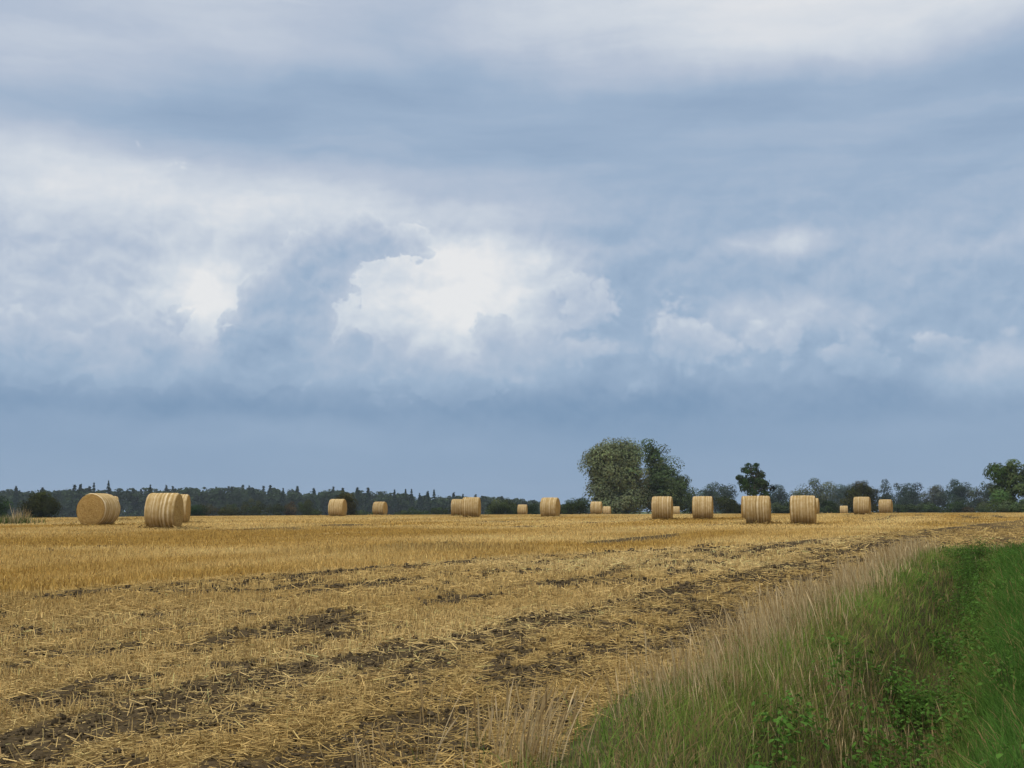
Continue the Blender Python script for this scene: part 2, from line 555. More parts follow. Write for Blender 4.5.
def build_ground():
    a1 = np.linspace(R(-36), R(36), 560)
    a0 = np.linspace(R(-180), R(-36), 40)[:-1]
    a2 = np.linspace(R(36), R(180), 40)[1:]
    ang = np.concatenate([a0, a1, a2[:-1]])
    rad = np.concatenate([[0.4, 1, 1.8, 2.6], np.geomspace(3.2, 70, 560), np.geomspace(70.8, 260, 190)[1:], np.geomspace(266, 6000, 50)])
    A, D = np.meshgrid(ang, rad, indexing='ij')
    X, Y = D * np.sin(A), D * np.cos(A)
    Z = ground_z(X, Y)
    cu, so = cult_mask(X, Y), soil_mask(X, Y)
    # clods, furrows and straw mat: real relief that fades with distance
    near = sstep(60, 18, D)
    rough = (fbm(X * 9, Y * 9, 3, 4, 0.6) - 0.5)
    clod = np.maximum(fbm(X * 5.5, Y * 5.5, 8, 4, 0.6) - 0.5, 0)
    t = tcoord(X, Y)
    Z = Z + near * cu * (0.035 * rough + so * (0.09 * clod - 0.008)) - near * 0.05 * gauss(t + 0.45, 0.35) * sstep(40, 25, Y)
    Z = Z + (1 - cu) * 0.012 * rough * near
    Z = Z + sstep(40, 90, D) * sstep(180, 120, D) * 0.03 * (fbm(X * 0.15, Y * 0.15, 99, 3) - 0.5)
    na, nr = A.shape
    idx = np.arange(na * nr).reshape(na, nr)
    i1 = np.roll(idx, -1, axis=0)
    quad = np.stack([idx[:, :-1], idx[:, 1:], i1[:, 1:], i1[:, :-1]], -1).reshape(-1, 4)
    # face centre decides which surface a face belongs to
    cx, cy = X.ravel()[quad].mean(1), Y.ravel()[quad].mean(1)
    ver = (verge_mask(cx, cy) > 0) | ((cy < 1.0) & (np.hypot(cx, cy) < 60) & (tcoord(cx, cy) > 0))
    far = (np.hypot(cx, cy) > field_far(cx, cy)) & ~ver
    zone = np.where(ver, 1, np.where(far, 2, 0))
    V = np.stack([X.ravel(), Y.ravel(), Z.ravel()], -1)
    mats = [field_material(),
            soil_grass_material("verge_soil", [(0.3, (0.030, 0.026, 0.014)), (0.5, (0.06, 0.06, 0.025)), (0.7, (0.15, 0.12, 0.055))], 14.0),
            soil_grass_material("meadow_grass", [(0.3, (0.05, 0.075, 0.025)), (0.55, (0.09, 0.115, 0.04)), (0.75, (0.16, 0.16, 0.07))], 0.02)]
    names = ["field", "verge", "meadow"]
    labels = ["golden harvested grain field, part standing stubble and part turned earth",
              "grassy roadside verge with a shallow ditch beside the stubble field",
              "pale green meadow beyond the crest of the stubble field"]
    for zi in range(3):
        q = quad[zone == zi]
        used, inv = np.unique(q.ravel(), return_inverse=True)
        o = mesh_obj(names[zi], V[used], inv.reshape(-1, 4), mats[zi],
                     attrs={"soil": so.ravel()[used], "cult": cu.ravel()[used]} if zi == 0 else None, smooth=(zi != 0))
        tag(o, labels[zi], None, None, "structure")
        o["category"] = names[zi]


build_ground()


# ------------------------------------------------------------------ blades and straw
def ribbons(base, direc, length, width, col, bend=None, segs=2, prof=None, side=None, tipcol=None):
    """thin tapering blades as strips; returns verts, quads, colours"""
    n = len(base)
    ts = np.linspace(0, 1, segs + 1)
    prof = np.asarray(prof if prof is not None else (1 - ts ** 1.6 * 0.92))
    if side is None:
        a = rng.uniform(0, 2 * np.pi, n)
        side = np.stack([np.cos(a), np.sin(a), np.zeros(n)], -1)
    side = side - direc * (side * direc).sum(1, keepdims=True)
    side /= np.maximum(np.linalg.norm(side, axis=1, keepdims=True), 1e-6)
    P = base[:, None, :] + direc[:, None, :] * (length[:, None] * ts)[..., None]
    if bend is not None:
        P = P + bend[:, None, :] * (length[:, None] * ts ** 2)[..., None]
    hw = (width[:, None] * prof * 0.5)[..., None] * side[:, None, :]
    V = np.stack([P - hw, P + hw], 2)                   # n, segs+1, 2, 3
    V = V.reshape(n, -1, 3)
    f = np.array([[2 * k, 2 * k + 1, 2 * k + 3, 2 * k + 2] for k in range(segs)])
    F = (np.arange(n)[:, None, None] * (2 * (segs + 1)) + f[None]).reshape(-1, 4)
    C = np.repeat(col[:, None, :], segs + 1, 1)
    if tipcol is not None:
        C = C * (1 - ts[None, :, None] ** 1.5) + tipcol[:, None, :] * ts[None, :, None] ** 1.5
    C = np.repeat(C[:, :, None, :], 2, 2).reshape(-1, 3)
    return V.reshape(-1, 3), F, C


def straws(base, direc, length, width, col):
    """three-sided stalks"""
    n = len(base)
    up = np.tile([0.0, 0.0, 1.0], (n, 1))
    alt = np.tile([1.0, 0.0, 0.0], (n, 1))
    ref = np.where((np.abs(direc[:, 2]) > 0.8)[:, None], alt, up)
    s = np.cross(direc, ref)
    s /= np.linalg.norm(s, axis=1, keepdims=True)
    b = np.cross(s, direc)
    ph = rng.uniform(0, 2 * np.pi, n)
    vs = []
    for e in range(2):
        P = base + direc * (length * e)[:, None]
        for k in range(3):
            a = ph + k * 2 * np.pi / 3
            vs.append(P + (s * np.cos(a)[:, None] + b * np.sin(a)[:, None]) * (width * 0.55 * (1 - 0.2 * e))[:, None])
    V = np.stack(vs, 1).reshape(-1, 3)
    f = np.array([[0, 1, 4, 3], [1, 2, 5, 4], [2, 0, 3, 5]])
    F = (np.arange(n)[:, None, None] * 6 + f[None]).reshape(-1, 4)
    return V, F, np.repeat(col, 6, 0)


class Bag:
    def __init__(self):
        self.v, self.f, self.c, self.n = [], [], [], 0

    def add(self, vfc):
        v, f, c = vfc
        self.v.append(v)
        self.f.append(f + self.n)
        self.c.append(c)
        self.n += len(v)

    def build(self, name, mat, parent=None, smooth=False):
        fs = {}
        for f in self.f:
            fs.setdefault(f.shape[1], []).append(f)
        return mesh_obj(name, np.concatenate(self.v), [np.concatenate(x) for x in fs.values()], mat, parent,
                        col=np.concatenate(self.c), smooth=smooth)


def scatter(y0, y1, dens, margin=1.5, slope=0.52):
    """even random points over the wedge of land the picture looks at, with a margin"""
    w1 = slope * y1 + margin
    n = int(dens * 2 * w1 * (y1 - y0))
    X, Y = rng.uniform(-w1, w1, n), rng.uniform(y0, y1, n)
    k = np.abs(X) < slope * Y + margin
    return X[k], Y[k]


def unit(v):
    return v / np.linalg.norm(v, axis=1, keepdims=True)


def lean_dir(n, amount):
    a = rng.uniform(0, 2 * np.pi, n)
    r = np.abs(rng.normal(0, amount, n))
    return unit(np.stack([np.cos(a) * r, np.sin(a) * r, np.ones(n)], -1))


def jit(base, n, amt=0.18):
    return np.asarray(base)[None, :] * (1 + rng.normal(0, amt, (n, 1))) * (1 + rng.normal(0, 0.05, (n, 3)))


STRAW_MAT = blade_mat("straw", 0.15, 0.25, 12.0)
GRASS_MAT = blade_mat("grass_blades", 0.35, 0.2, 3.0)
DRY_MAT = blade_mat("dry_grass_blades", 0.3, 0.2, 6.0)
LEAF_MAT = blade_mat("weed_leaves", 0.3, 0.2, 5.0)


def straw_cols(X, Y, n):
    t, s = tcoord(X, Y), scoord(X, Y)
    v = 0.6 * fbm(t * 0.28, s * 0.03, 7, 3) + 0.4 * fbm(X * 0.1, Y * 0.22, 17, 3)
    k = np.clip((v - 0.37) / 0.26, 0, 1)[:, None]
    cu = cult_mask(X, Y)[:, None]
    gold = np.array([0.42, 0.275, 0.078]) * (1 - k) + np.array([0.64, 0.475, 0.20]) * k
    pale = np.array([0.54, 0.375, 0.14]) * (1 - k) + np.array([0.68, 0.50, 0.22]) * k
    c = gold * (1 - cu) + pale * cu
    g = rng.random((n, 1))
    c = np.where(g < 0.12, c * np.array([0.55, 0.5, 0.5]), c)
    c = np.where(g > 0.90, c * 1.22, c)
    return np.clip(c * (1 + rng.normal(0, 0.16, (n, 1))), 0.02, 0.75)


BALES = [  # px centre, height in px, heading of the axis (degrees, 0 = across the view), label
    (98, 33.0, 56, "straw bale turned to show its round face, nearest the left end of the field"),
    (164, 36.0, -17, "largest looking straw bale, its striped side and right end both showing"),
    (176, 29.0, -10, "straw bale half hidden behind the right end of the largest looking bale"),
    (106, 24.5, 10, "straw bale of which a sliver shows behind the bale with the round face turned"),
    (337.5, 18.0, -17, "lone straw bale in front of a bush at the foot of the far wood"),
    (380, 14.0, -21, "small lone straw bale before the far wood, between the bush and the touching pair"),
    (459, 17.5, -8, "paler left bale of the touching pair below the conifers, partly covered"),
    (471.5, 20.5, -8, "right-hand bale of the touching pair, overlapping a smaller bale"),
    (522.5, 11.0, -8, "tiny pale straw bale beside the round green bush, on its own at the crest"),
    (550.3, 20.0, -15, "lone straw bale standing just left of the bush beside the big willow"),
    (596.5, 13.2, -8, "small straw bale at the foot of the big willow, taller of two"),
    (607, 9.2, -6, "tiny lower straw bale at the foot of the willow, touching a taller one"),
    (662.5, 23.8, -6, "straw bale in front of the dark green tree joined to the willow"),
    (676, 9.0, 0, "tiny straw bale peeping out on the right of the bale before the dark tree"),
    (703, 23.5, -5, "straw bale by itself in front of the low dark bush beside the willow group"),
    (758.5, 28.6, -3, "straw bale under the lone dark tree, in front of another bale"),
    (752, 24.0, 2, "straw bale mostly hidden behind the bale under the lone dark tree"),
    (803.5, 29.2, -4, "biggest straw bale on the right half, seen square on before the pale tree"),
    (812, 16.6, -6, "straw bale showing as a thin edge behind the biggest square-on bale"),
    (844, 9.0, 0, "tiny square straw bale at the crest beside a rounded mid-sized bale"),
    (862.5, 18.4, -8, "mid-sized rounded straw bale in front of the dark olive tree"),
    (886, 14.4, -10, "rightmost of all the straw bales, small and pale with a white band"),
]


def build_stubble():
    bag = Bag()
    for (y0, y1, dens, w, h, prism) in ((3.6, 9, 1500, .0048, .10, True), (9, 15, 1000, .0065, .105, True), (15, 27, 420, .011, .105, False),
                                        (27, 50, 170, .018, .09, False), (50, 125, 40, .040, .075, False)):
        X, Y = scatter(y0, y1, dens)
        cu, so = cult_mask(X, Y), soil_mask(X, Y)
        cl = fbm(X * 2.6, Y * 2.6, 51, 3)
        t = tcoord(X, Y)
        keep = np.where(cu > 0.5, np.clip(1.9 * (cl - 0.25), 0, 1) * (1 - 0.93 * sstep(0.22, 0.55, so)), 1.0 - 0.9 * sstep(0.2, 0.5, so))
        keep = np.where((cu > 0.5) & (t > -2.1), keep * 0.40, keep)
        k = (rng.random(len(X)) < keep) & (verge_mask(X, Y) < 0) & (np.hypot(X, Y) < field_far(X, Y))
        X, Y, cu = X[k], Y[k], cu[k]
        n = len(X)
        # drill rows pull the standing stalks together
        q = tcoord(X, Y)
        row = 0.16
        dq = (np.round(q / row) * row - q) * 0.55 * (Y < 20)
        X, Y = X + dq * CR, Y - dq * SR
        hh = h * rng.uniform(0.55, 1.25, n) * np.where(cu > 0.5, 0.85, 1.15)
        tall = gauss(X + 1.9 - 0.14 * (Y - 28), 2.6) * gauss(Y - 28.5 - 0.25 * (X + 2), 1.3) * sstep(1.2, 0.2, X)
        hh = hh * (1 + 1.3 * tall)
        base = np.stack([X, Y, ground_z(X, Y) - 0.012], -1)
        c = straw_cols(X, Y, n)
        c = c * (1 - 0.35 * tall[:, None]) * np.array([1, 1, 1])
        d = lean_dir(n, 0.42 if y0 < 20 else 0.3)
        if prism:
            bag.add(straws(base, d, hh, np.full(n, w), c))
        else:
            bag.add(ribbons(base, d, hh, np.full(n, w) * rng.uniform(.6, 1.3, n), c, segs=1, prof=(1, 0.75)))
    tag(bag.build("stubble", STRAW_MAT), "short golden stubble standing over the harvested field", "stubble", None, "stuff")

    bag = Bag()
    for (y0, y1, dens, w, L) in ((3.6, 9, 1700, .0048, .105), (9, 15, 1000, .0065, .12), (15, 27, 380, .010, .15), (27, 48, 80, .019, .2)):
        X, Y = scatter(y0, y1, dens)
        cu, so, t = cult_mask(X, Y), soil_mask(X, Y), tcoord(X, Y)
        cl = fbm(X * 1.9, Y * 1.9, 151, 3)
        keep = np.clip(1.9 * (cl - 0.26), 0.03, 1) * (1 - 0.74 * sstep(0.25, 0.6, so)) * np.where(cu > 0.5, 1, 0.25)
        keep = keep * np.where(t > -2.2, 1.0, 0.34)
        k = (rng.random(len(X)) < keep) & (verge_mask(X, Y) < 0.1)
        X, Y, t = X[k], Y[k], t[k]
        n = len(X)
        a = rng.uniform(0, 2 * np.pi, n)
        tilt = rng.normal(0.06, 0.16, n)
        d = unit(np.stack([np.cos(a), np.sin(a), tilt], -1))
        L_ = L * rng.uniform(0.35, 1.6, n)
        base = np.stack([X, Y, ground_z(X, Y) + rng.uniform(0.004, 0.05, n)], -1)
        bag.add(straws(base, d, L_, np.full(n, w) * rng.uniform(.6, 1.2, n), straw_cols(X, Y, n) * np.where(t > -2.1, 0.86, 1.0)[:, None]))
    for (y0, y1, dens, w) in ((3.6, 8.5, 3000, .0045), (8.5, 14, 1100, .007)):      # crushed short pieces
        X, Y = scatter(y0, y1, dens)
        so = soil_mask(X, Y)
        k = (rng.random(len(X)) < (0.10 + 0.90 * (1 - sstep(0.25, 0.6, so))) * cult_mask(X, Y)) & (verge_mask(X, Y) < 0.1)
        X, Y = X[k], Y[k]
        n = len(X)
        a = rng.uniform(0, 2 * np.pi, n)
        d = unit(np.stack([np.cos(a), np.sin(a), rng.normal(0.03, 0.12, n)], -1))
        base = np.stack([X, Y, ground_z(X, Y) + rng.uniform(0.002, 0.022, n)], -1)
        bag.add(straws(base, d, rng.uniform(0.015, 0.055, n), np.full(n, w) * rng.uniform(.6, 1.2, n), straw_cols(X, Y, n) * rng.uniform(0.55, 1.0, (n, 1))))
    for bpx, bh, _r, _l in BALES:                                                    # spilled round the bales
        yb_ = FPX * 1.5 / bh
        n = 260
        X = px_at(bpx, yb_, 0.8) + rng.normal(0, 0.75, n)
        Y = yb_ + rng.normal(0, 0.75, n)
        a = rng.uniform(0, 2 * np.pi, n)
        d = unit(np.stack([np.cos(a), np.sin(a), rng.normal(0.15, 0.25, n)], -1))
        base = np.stack([X, Y, ground_z(X, Y) + rng.uniform(0.0, 0.07, n)], -1)
        bag.add(straws(base, d, rng.uniform(0.1, 0.35, n), np.full(n, 0.03), straw_cols(X, Y, n) * rng.uniform(0.5, 1.0, (n, 1))))
    tag(bag.build("loose_straw", STRAW_MAT), "loose broken straw lying over the turned earth of the field", "straw", None, "stuff")


def build_clods():
    """lumps of turned earth"""
    m = soil_grass_material("clod_earth", [(0.3, (0.046, 0.034, 0.019)), (0.55, (0.090, 0.067, 0.039)), (0.75, (0.14, 0.108, 0.066))], 25.0)
    lat = np.linspace(0, np.pi, 5)
    lon = np.linspace(0, 2 * np.pi, 8)[:-1]
    unitv = np.array([[math.sin(a) * math.cos(b), math.sin(a) * math.sin(b), math.cos(a)] for a in lat for b in lon])
    nb = len(lon)
    f = np.array([[i * nb + j, (i + 1) * nb + j, (i + 1) * nb + (j + 1) % nb, i * nb + (j + 1) % nb] for i in range(4) for j in range(nb)])
    vs, fs, off = [], [], 0
    for (y0, y1, dens, r) in ((3.6, 10, 420, .010), (10, 20, 130, .015), (20, 34, 36, .024)):
        X, Y = scatter(y0, y1, dens)
        so = soil_mask(X, Y)
        k = (rng.random(len(X)) < so * 0.8) & (so > 0.3) & (verge_mask(X, Y) < 0)
        X, Y = X[k], Y[k]
        n = len(X)
        s = r * np.exp(np.clip(rng.normal(0, 0.45, n), -1, 0.9))
        sc3 = s[:, None] * rng.uniform(0.7, 1.3, (n, 3)) * np.array([1, 1, 0.75])
        U = unitv[None] * (1 + rng.normal(0, 0.16, (n, len(unitv), 1)))
        V = U * sc3[:, None, :] + np.stack([X, Y, ground_z(X, Y) + s * 0.3 + 0.008], -1)[:, None, :]
        vs.append(V.reshape(-1, 3))
        fs.append((np.arange(n)[:, None, None] * len(unitv) + f[None]).reshape(-1, 4) + off)
        off += n * len(unitv)
    o = mesh_obj("soil_clods", np.concatenate(vs), np.concatenate(fs), m)
    tag(o, "dark clods of turned earth between the straw", "soil clods", None, "stuff")


build_stubble()
build_clods()

DRYC = [(0.47, 0.36, 0.185), (0.40, 0.295, 0.145), (0.56, 0.44, 0.25), (0.30, 0.21, 0.095)]


def dry_blades(X, Y, hh, w, bag, lean=0.16, wind=(-0.05, 0.0), shade=1.0):
    n = len(X)
    base = np.stack([X, Y, ground_z(X, Y) - 0.02], -1)
    d = lean_dir(n, lean)
    d = unit(d + np.array([wind[0], wind[1], 0]))
    bend = np.stack([rng.normal(wind[0], 0.10, n), rng.normal(wind[1], 0.10, n), rng.uniform(-0.10, 0.0, n)], -1)
    ci = rng.integers(0, 4, n)
    c = np.array(DRYC)[ci] * (1 + rng.normal(0, 0.14, (n, 1))) * shade
    tip = c * np.array([1.10, 1.05, 1.02])
    plume = rng.random(n) < 0.45
    for k, prof in ((plume, (1, .9, .8, .9, 2.0, .4)), (~plume, (1.3, 1.3, 1.1, .9, .6, .2))):
        if k.any():
            bag.add(ribbons(base[k], d[k], hh[k], w[k], c[k], bend[k], 5, prof, tipcol=tip[k]))


def build_verge_plants():
    # --- dry seed grass along the field edge
    bag = Bag()
    for (y0, y1, dens, w) in ((3.6, 9, 950, .0030), (9, 15, 560, .0044), (15, 32, 260, .0075)):
        X, Y = scatter(y0, y1, dens)
        t = tcoord(X, Y) + 0.35 * (fbm(X * 1.3, Y * 1.3, 201, 3) - 0.5)
        vt = (verge_top(X) - Y) * 0.6
        p = sstep(-0.12, 0.2, t - 0.22 * sstep(12, 8, Y)) * sstep(1.0, 0.35, t - 0.1 * sstep(12, 8, Y))
        p = p * (0.35 + 0.65 * sstep(0.3, 0.6, fbm(X * 1.1, Y * 1.1, 211, 3)))
        p = p * (0.30 + 0.70 * sstep(5.6, 8.0, Y))
        p2 = 0.80 * gauss(t - 1.35, 0.38) * gauss(Y - 7.6, 1.5)                      # brown patch on the ditch bank
        p3 = 0.02 * sstep(0.9, 1.3, t) * sstep(2.3, 1.6, t)
        p4 = 0.28 * gauss(t - 1.0, 0.30) * sstep(6.0, 4.6, Y)
        p5 = 0.25 * gauss(Y - verge_top(X) + 1.2, 1.0) * sstep(0.5, 1.5, t)
        pp = np.clip(np.maximum.reduce([p, p2, p3, p4, p5]), 0, 1) * (vt > -0.05)
        k = rng.random(len(X)) < pp
        X, Y, t = X[k], Y[k], t[k]
        n = len(X)
        hh = rng.uniform(0.14, 0.46, n) * (0.6 + 0.4 * sstep(5.2, 7.0, Y)) * np.where(t > 1.0, 0.72, 1.0) * (0.75 + 0.5 * fbm(X * 0.8, Y * 0.8, 221, 2))
        dry_blades(X, Y, hh, np.full(n, w) * rng.uniform(.6, 1.3, n), bag)
    tag(bag.build("dry_grass", DRY_MAT), "tall straw coloured seed grass along the edge of the field", "dry grass", None, "stuff")

    # --- green grass
    bag = Bag()
    for (y0, y1, dens, w, segs) in ((3.2, 8, 2300, .0058, 3), (8, 14, 1250, .0080, 3), (14, 36, 520, .013, 2)):
        X, Y = scatter(y0, y1, dens)
        t = tcoord(X, Y)
        vt = (verge_top(X) - Y) * 0.6
        pn = fbm(X * 1.2, Y * 1.2, 301, 3)
        p = sstep(0.10, 0.70, t - 0.12 * sstep(7.5, 5.0, Y) + 0.5 * (pn - 0.5)) * (0.55 + 0.6 * pn)
        p = p * (1 - 0.75 * gauss(t - 1.66, 0.30))
        k = (rng.random(len(X)) < p) & (vt + 0.5 * (pn - 0.5) > 0)
        X, Y, t, pn = X[k], Y[k], t[k], pn[k]
        n = len(X)
        lush = sstep(1.75, 2.35, t)
        hn = fbm(X * 0.9, Y * 0.9, 311, 3)
        hh = rng.uniform(0.08, 0.24, n) * (0.7 + 0.7 * hn) * (1 + 0.25 * lush)
        base = np.stack([X, Y, ground_z(X, Y) - 0.02], -1)
        d = unit(lean_dir(n, 0.38) + np.stack([-0.10 * lush, 0.05 * lush, 0 * lush], -1))
        bend = np.stack([rng.normal(0, 0.22, n) - 0.10 * lush, rng.normal(0, 0.22, n), rng.uniform(-0.45, -0.05, n)], -1)
        cn = fbm(X * 0.7, Y * 0.7, 321, 3)[:, None]
        c = np.array([0.150, 0.180, 0.046]) * (1 - cn) + np.array([0.120, 0.225, 0.040]) * cn
        c = c * (1 - lush[:, None]) + np.array([0.064, 0.142, 0.028]) * lush[:, None]
        c = c * (0.62 + 0.76 * fbm(X * 2.2, Y * 2.2, 331, 3))[:, None] * (1 + rng.normal(0, 0.22, (n, 1)))
        dead = rng.random(n) < (0.17 * (1 - lush) + 0.08) * (0.3 + 1.4 * fbm(X * 1.6, Y * 1.6, 341, 2))
        c[dead] = np.array([0.26, 0.20, 0.09]) * (1 + rng.normal(0, 0.15, (dead.sum(), 1)))
        c = np.clip(c, 0.01, 0.5)
        bag.add(ribbons(base, d, hh, np.full(n, w) * rng.uniform(.6, 1.3, n), c, bend, segs, tipcol=c * np.array([1.25, 1.15, 1.0])))
    tag(bag.build("green_grass", GRASS_MAT), "green grass covering the verge and the ditch banks", "grass", None, "stuff")

    # --- broad leaved weeds in the ditch
    bag = Bag()
    X, Y = scatter(3.6, 28, 32)
    t = tcoord(X, Y)
    pn = fbm(X * 0.8, Y * 0.8, 401, 3)
    p = gauss(t - 1.70, 0.42) * sstep(0.30, 0.55, pn) + 0.45 * gauss(t - 1.35, 0.30) * gauss(Y - 5.6, 0.7) + 0.16 * sstep(0.8, 1.2, t) * sstep(0.52, 0.66, pn)
    k = (rng.random(len(X)) < p * sstep(0.6, 0.9, t) * (0.35 + 0.65 * sstep(5.2, 7.5, Y))) & (verge_top(X) - Y > 0.3)
    X, Y = X[k], Y[k]
    for x, y in zip(X, Y):
        nl = int(rng.integers(40, 85))
        hgt = rng.uniform(0.14, 0.36) * (1 + 0.7 * math.exp(-((float(tcoord(x, y)) - 1.7) / 0.35) ** 2))
        rr = rng.uniform(0.10, 0.22)
        a = rng.uniform(0, 2 * np.pi, nl)
        q = np.sqrt(rng.random(nl)) * rr
        zz = hgt * (0.25 + 0.75 * rng.random(nl)) * (1 - 0.5 * (q / rr) ** 2)
        P = np.stack([x + q * np.cos(a), y + q * np.sin(a), ground_z(x, y) + zz], -1)
        d = unit(np.stack([np.cos(a + rng.normal(0, .7, nl)), np.sin(a + rng.normal(0, .7, nl)), rng.uniform(-0.3, 0.6, nl)], -1))
        L = rng.uniform(0.020, 0.050, nl)
        c = np.array([0.060, 0.130, 0.026]) * (1 + rng.normal(0, 0.25, (nl, 1))) + np.array([0.02, 0.025, 0.0]) * rng.random((nl, 1))
        bag.add(ribbons(P, d, L, L * 0.62, np.clip(c, .008, .3), np.stack([0 * a, 0 * a, -0.4 * np.ones(nl)], -1), 3, (0.25, 1.0, 0.85, 0.08)))
        ns = 5
        sb = np.tile([[x, y, float(ground_z(x, y)) - 0.02]], (ns, 1))
        bag.add(ribbons(sb, lean_dir(ns, 0.3), np.full(ns, hgt), np.full(ns, 0.006), np.tile([[0.06, 0.07, 0.03]], (ns, 1)), segs=1))
    tag(bag.build("weeds", LEAF_MAT), "dark leafy weeds and bramble growing in the ditch", "weeds", None, "stuff")


build_verge_plants()


def grass_tuft(px, Y, n, h, spread, label, lean=(0.0, 0.0), green=0):
    x = px_at(px, Y, 0.0)
    bag = Bag()
    X = x + rng.normal(0, spread, n)
    YY = Y + rng.normal(0, spread, n)
    hh = h * rng.uniform(0.55, 1.05, n)
    dry_blades(X, YY, hh, np.full(n, 0.0048 * Y / 5.2) * rng.uniform(.7, 1.3, n), bag, 0.16, lean)
    z0 = float(ground_z(x, Y))
    bag.v = [v - np.array([x, Y, z0]) for v in bag.v]
    r = empty("dry_grass_tuft", (x, Y, z0))
    bag.build("stalks", DRY_MAT, r)["kind"] = "stuff"
    if green:
        b2 = Bag()
        base = np.stack([rng.normal(0, spread * 1.2, green), rng.normal(0, spread * 1.2, green), np.full(green, -0.02)], -1)
        c = np.array([0.10, 0.14, 0.035]) * (1 + rng.normal(0, 0.2, (green, 1)))
        b2.add(ribbons(base, lean_dir(green, 0.35), h * rng.uniform(.15, .4, green), np.full(green, 0.0055 * Y / 5.2), np.clip(c, .01, .4),
                       rng.normal(0, 0.2, (green, 3)), 2))
        b2.build("green_blades", GRASS_MAT, r)["kind"] = "stuff"
    tag(r, label, "grass tuft")


grass_tuft(530, 5.05, 120, 0.44, 0.085, "thick tuft of dry seed grass beside bare earth, largest at the bottom of the field", (0.10, 0.0), 30)
grass_tuft(424, 5.15, 16, 0.52, 0.035, "slender few-stalked tall tuft of dry grass standing in loose straw on the field", (0.06, 0.0), 6)
grass_tuft(478, 5.6, 26, 0.30, 0.05, "short sparse tuft of dry grass between the slender tuft and the thickest tuft", (0.02, 0.0), 8)
grass_tuft(368, 5.2, 22, 0.26, 0.07, "low thin tuft of dry stalks at the left end of the row of tufts", (-0.03, 0.0), 0)


# ------------------------------------------------------------------ straw bales
def bale_materials():
    m, g = new_mat("bale_end_straw")
    oc = g.n('ShaderNodeTexCoord').outputs['Object']
    x, y, z = g.sep(oc)
    rad = g.m('SQRT', g.m('ADD', g.m('MULTIPLY', y, y), g.m('MULTIPLY', z, z)))
    ang = g.m('ARCTAN2', y, z)
    spiral = g.noise(g.xyz(g.m('MULTIPLY', rad, 26.0), g.m('MULTIPLY', ang, 2.2), 0.0), 1.0, 3.0, 0.6)
    sp = g.noise(oc, 26.0, 5.0, 0.7)
    v = g.m('ADD', g.m('MULTIPLY', spiral, 0.45), g.m('MULTIPLY', sp, 0.55))
    c = g.ramp(v, [(0.30, (0.13, 0.075, 0.022)), (0.46, (0.30, 0.185, 0.06)), (0.58, (0.42, 0.275, 0.10)), (0.75, (0.56, 0.40, 0.18))])
    b = g.n('ShaderNodeBsdfDiffuse')
    g.put(b.inputs[0], c)
    bp = g.n('ShaderNodeBump')
    bp.inputs['Strength'].default_value = 0.8
    bp.inputs['Distance'].default_value = 0.04
    g.put(bp.inputs['Height'], v)
    g.t.links.new(bp.outputs[0], b.inputs['Normal'])
    out_surface(g, b.outputs[0])
    m2, g = new_mat("bale_net_wrap")
    oc = g.n('ShaderNodeTexCoord').outputs['Object']
    rnd = g.n('ShaderNodeObjectInfo').outputs['Random']
    x, y, z = g.sep(oc)
    ang = g.m('ARCTAN2', y, z)
    wav = g.m('ADD', x, g.m('MULTIPLY', g.m('SINE', g.m('ADD', g.m('MULTIPLY', ang, 3.0), g.m('MULTIPLY', rnd, 6.0))), 0.008))
    off = g.m('ADD', wav, g.m('MULTIPLY', rnd, 37.0))
    bands = g.m('ADD', g.m('MULTIPLY', g.noise(off, 10.0, 3.0, 0.7, dims='1D'), 0.75), g.m('MULTIPLY_ADD', g.m('SINE', g.m('MULTIPLY', off, 41.0)), 0.06, 0.125))
    fine = g.noise(g.xyz(g.m('MULTIPLY', x, 30.0), g.m('MULTIPLY', ang, 2.5), rnd), 1.0, 4.0, 0.65)
    blot = g.noise(oc, 5.0, 4.0, 0.6)
    v = g.m('ADD', g.m('ADD', g.m('MULTIPLY', bands, 0.75), g.m('MULTIPLY', fine, 0.35)), g.m('MULTIPLY', g.m('SUBTRACT', blot, 0.5), 0.25))
    rv = g.n('ShaderNodeObjectInfo').outputs['Random']
    tone = g.mix(rv, (0.84, 0.82, 0.80), (1.08, 1.06, 1.05))
    c = g.ramp(v, [(0.34, (0.19, 0.122, 0.042)), (0.48, (0.33, 0.228, 0.092)), (0.58, (0.41, 0.30, 0.145)), (0.72, (0.60, 0.49, 0.31))])
    c = g.mix(1.0, c, tone, 'MULTIPLY')
    b = g.n('ShaderNodeBsdfDiffuse')
    g.put(b.inputs[0], c)
    bp = g.n('ShaderNodeBump')
    bp.inputs['Strength'].default_value = 0.6
    bp.inputs['Distance'].default_value = 0.03
    g.put(bp.inputs['Height'], v)
    g.t.links.new(bp.outputs[0], b.inputs['Normal'])
    out_surface(g, b.outputs[0])
    return m, m2


BALE_END, BALE_NET = bale_materials()
BR, BW = 0.75, 1.20


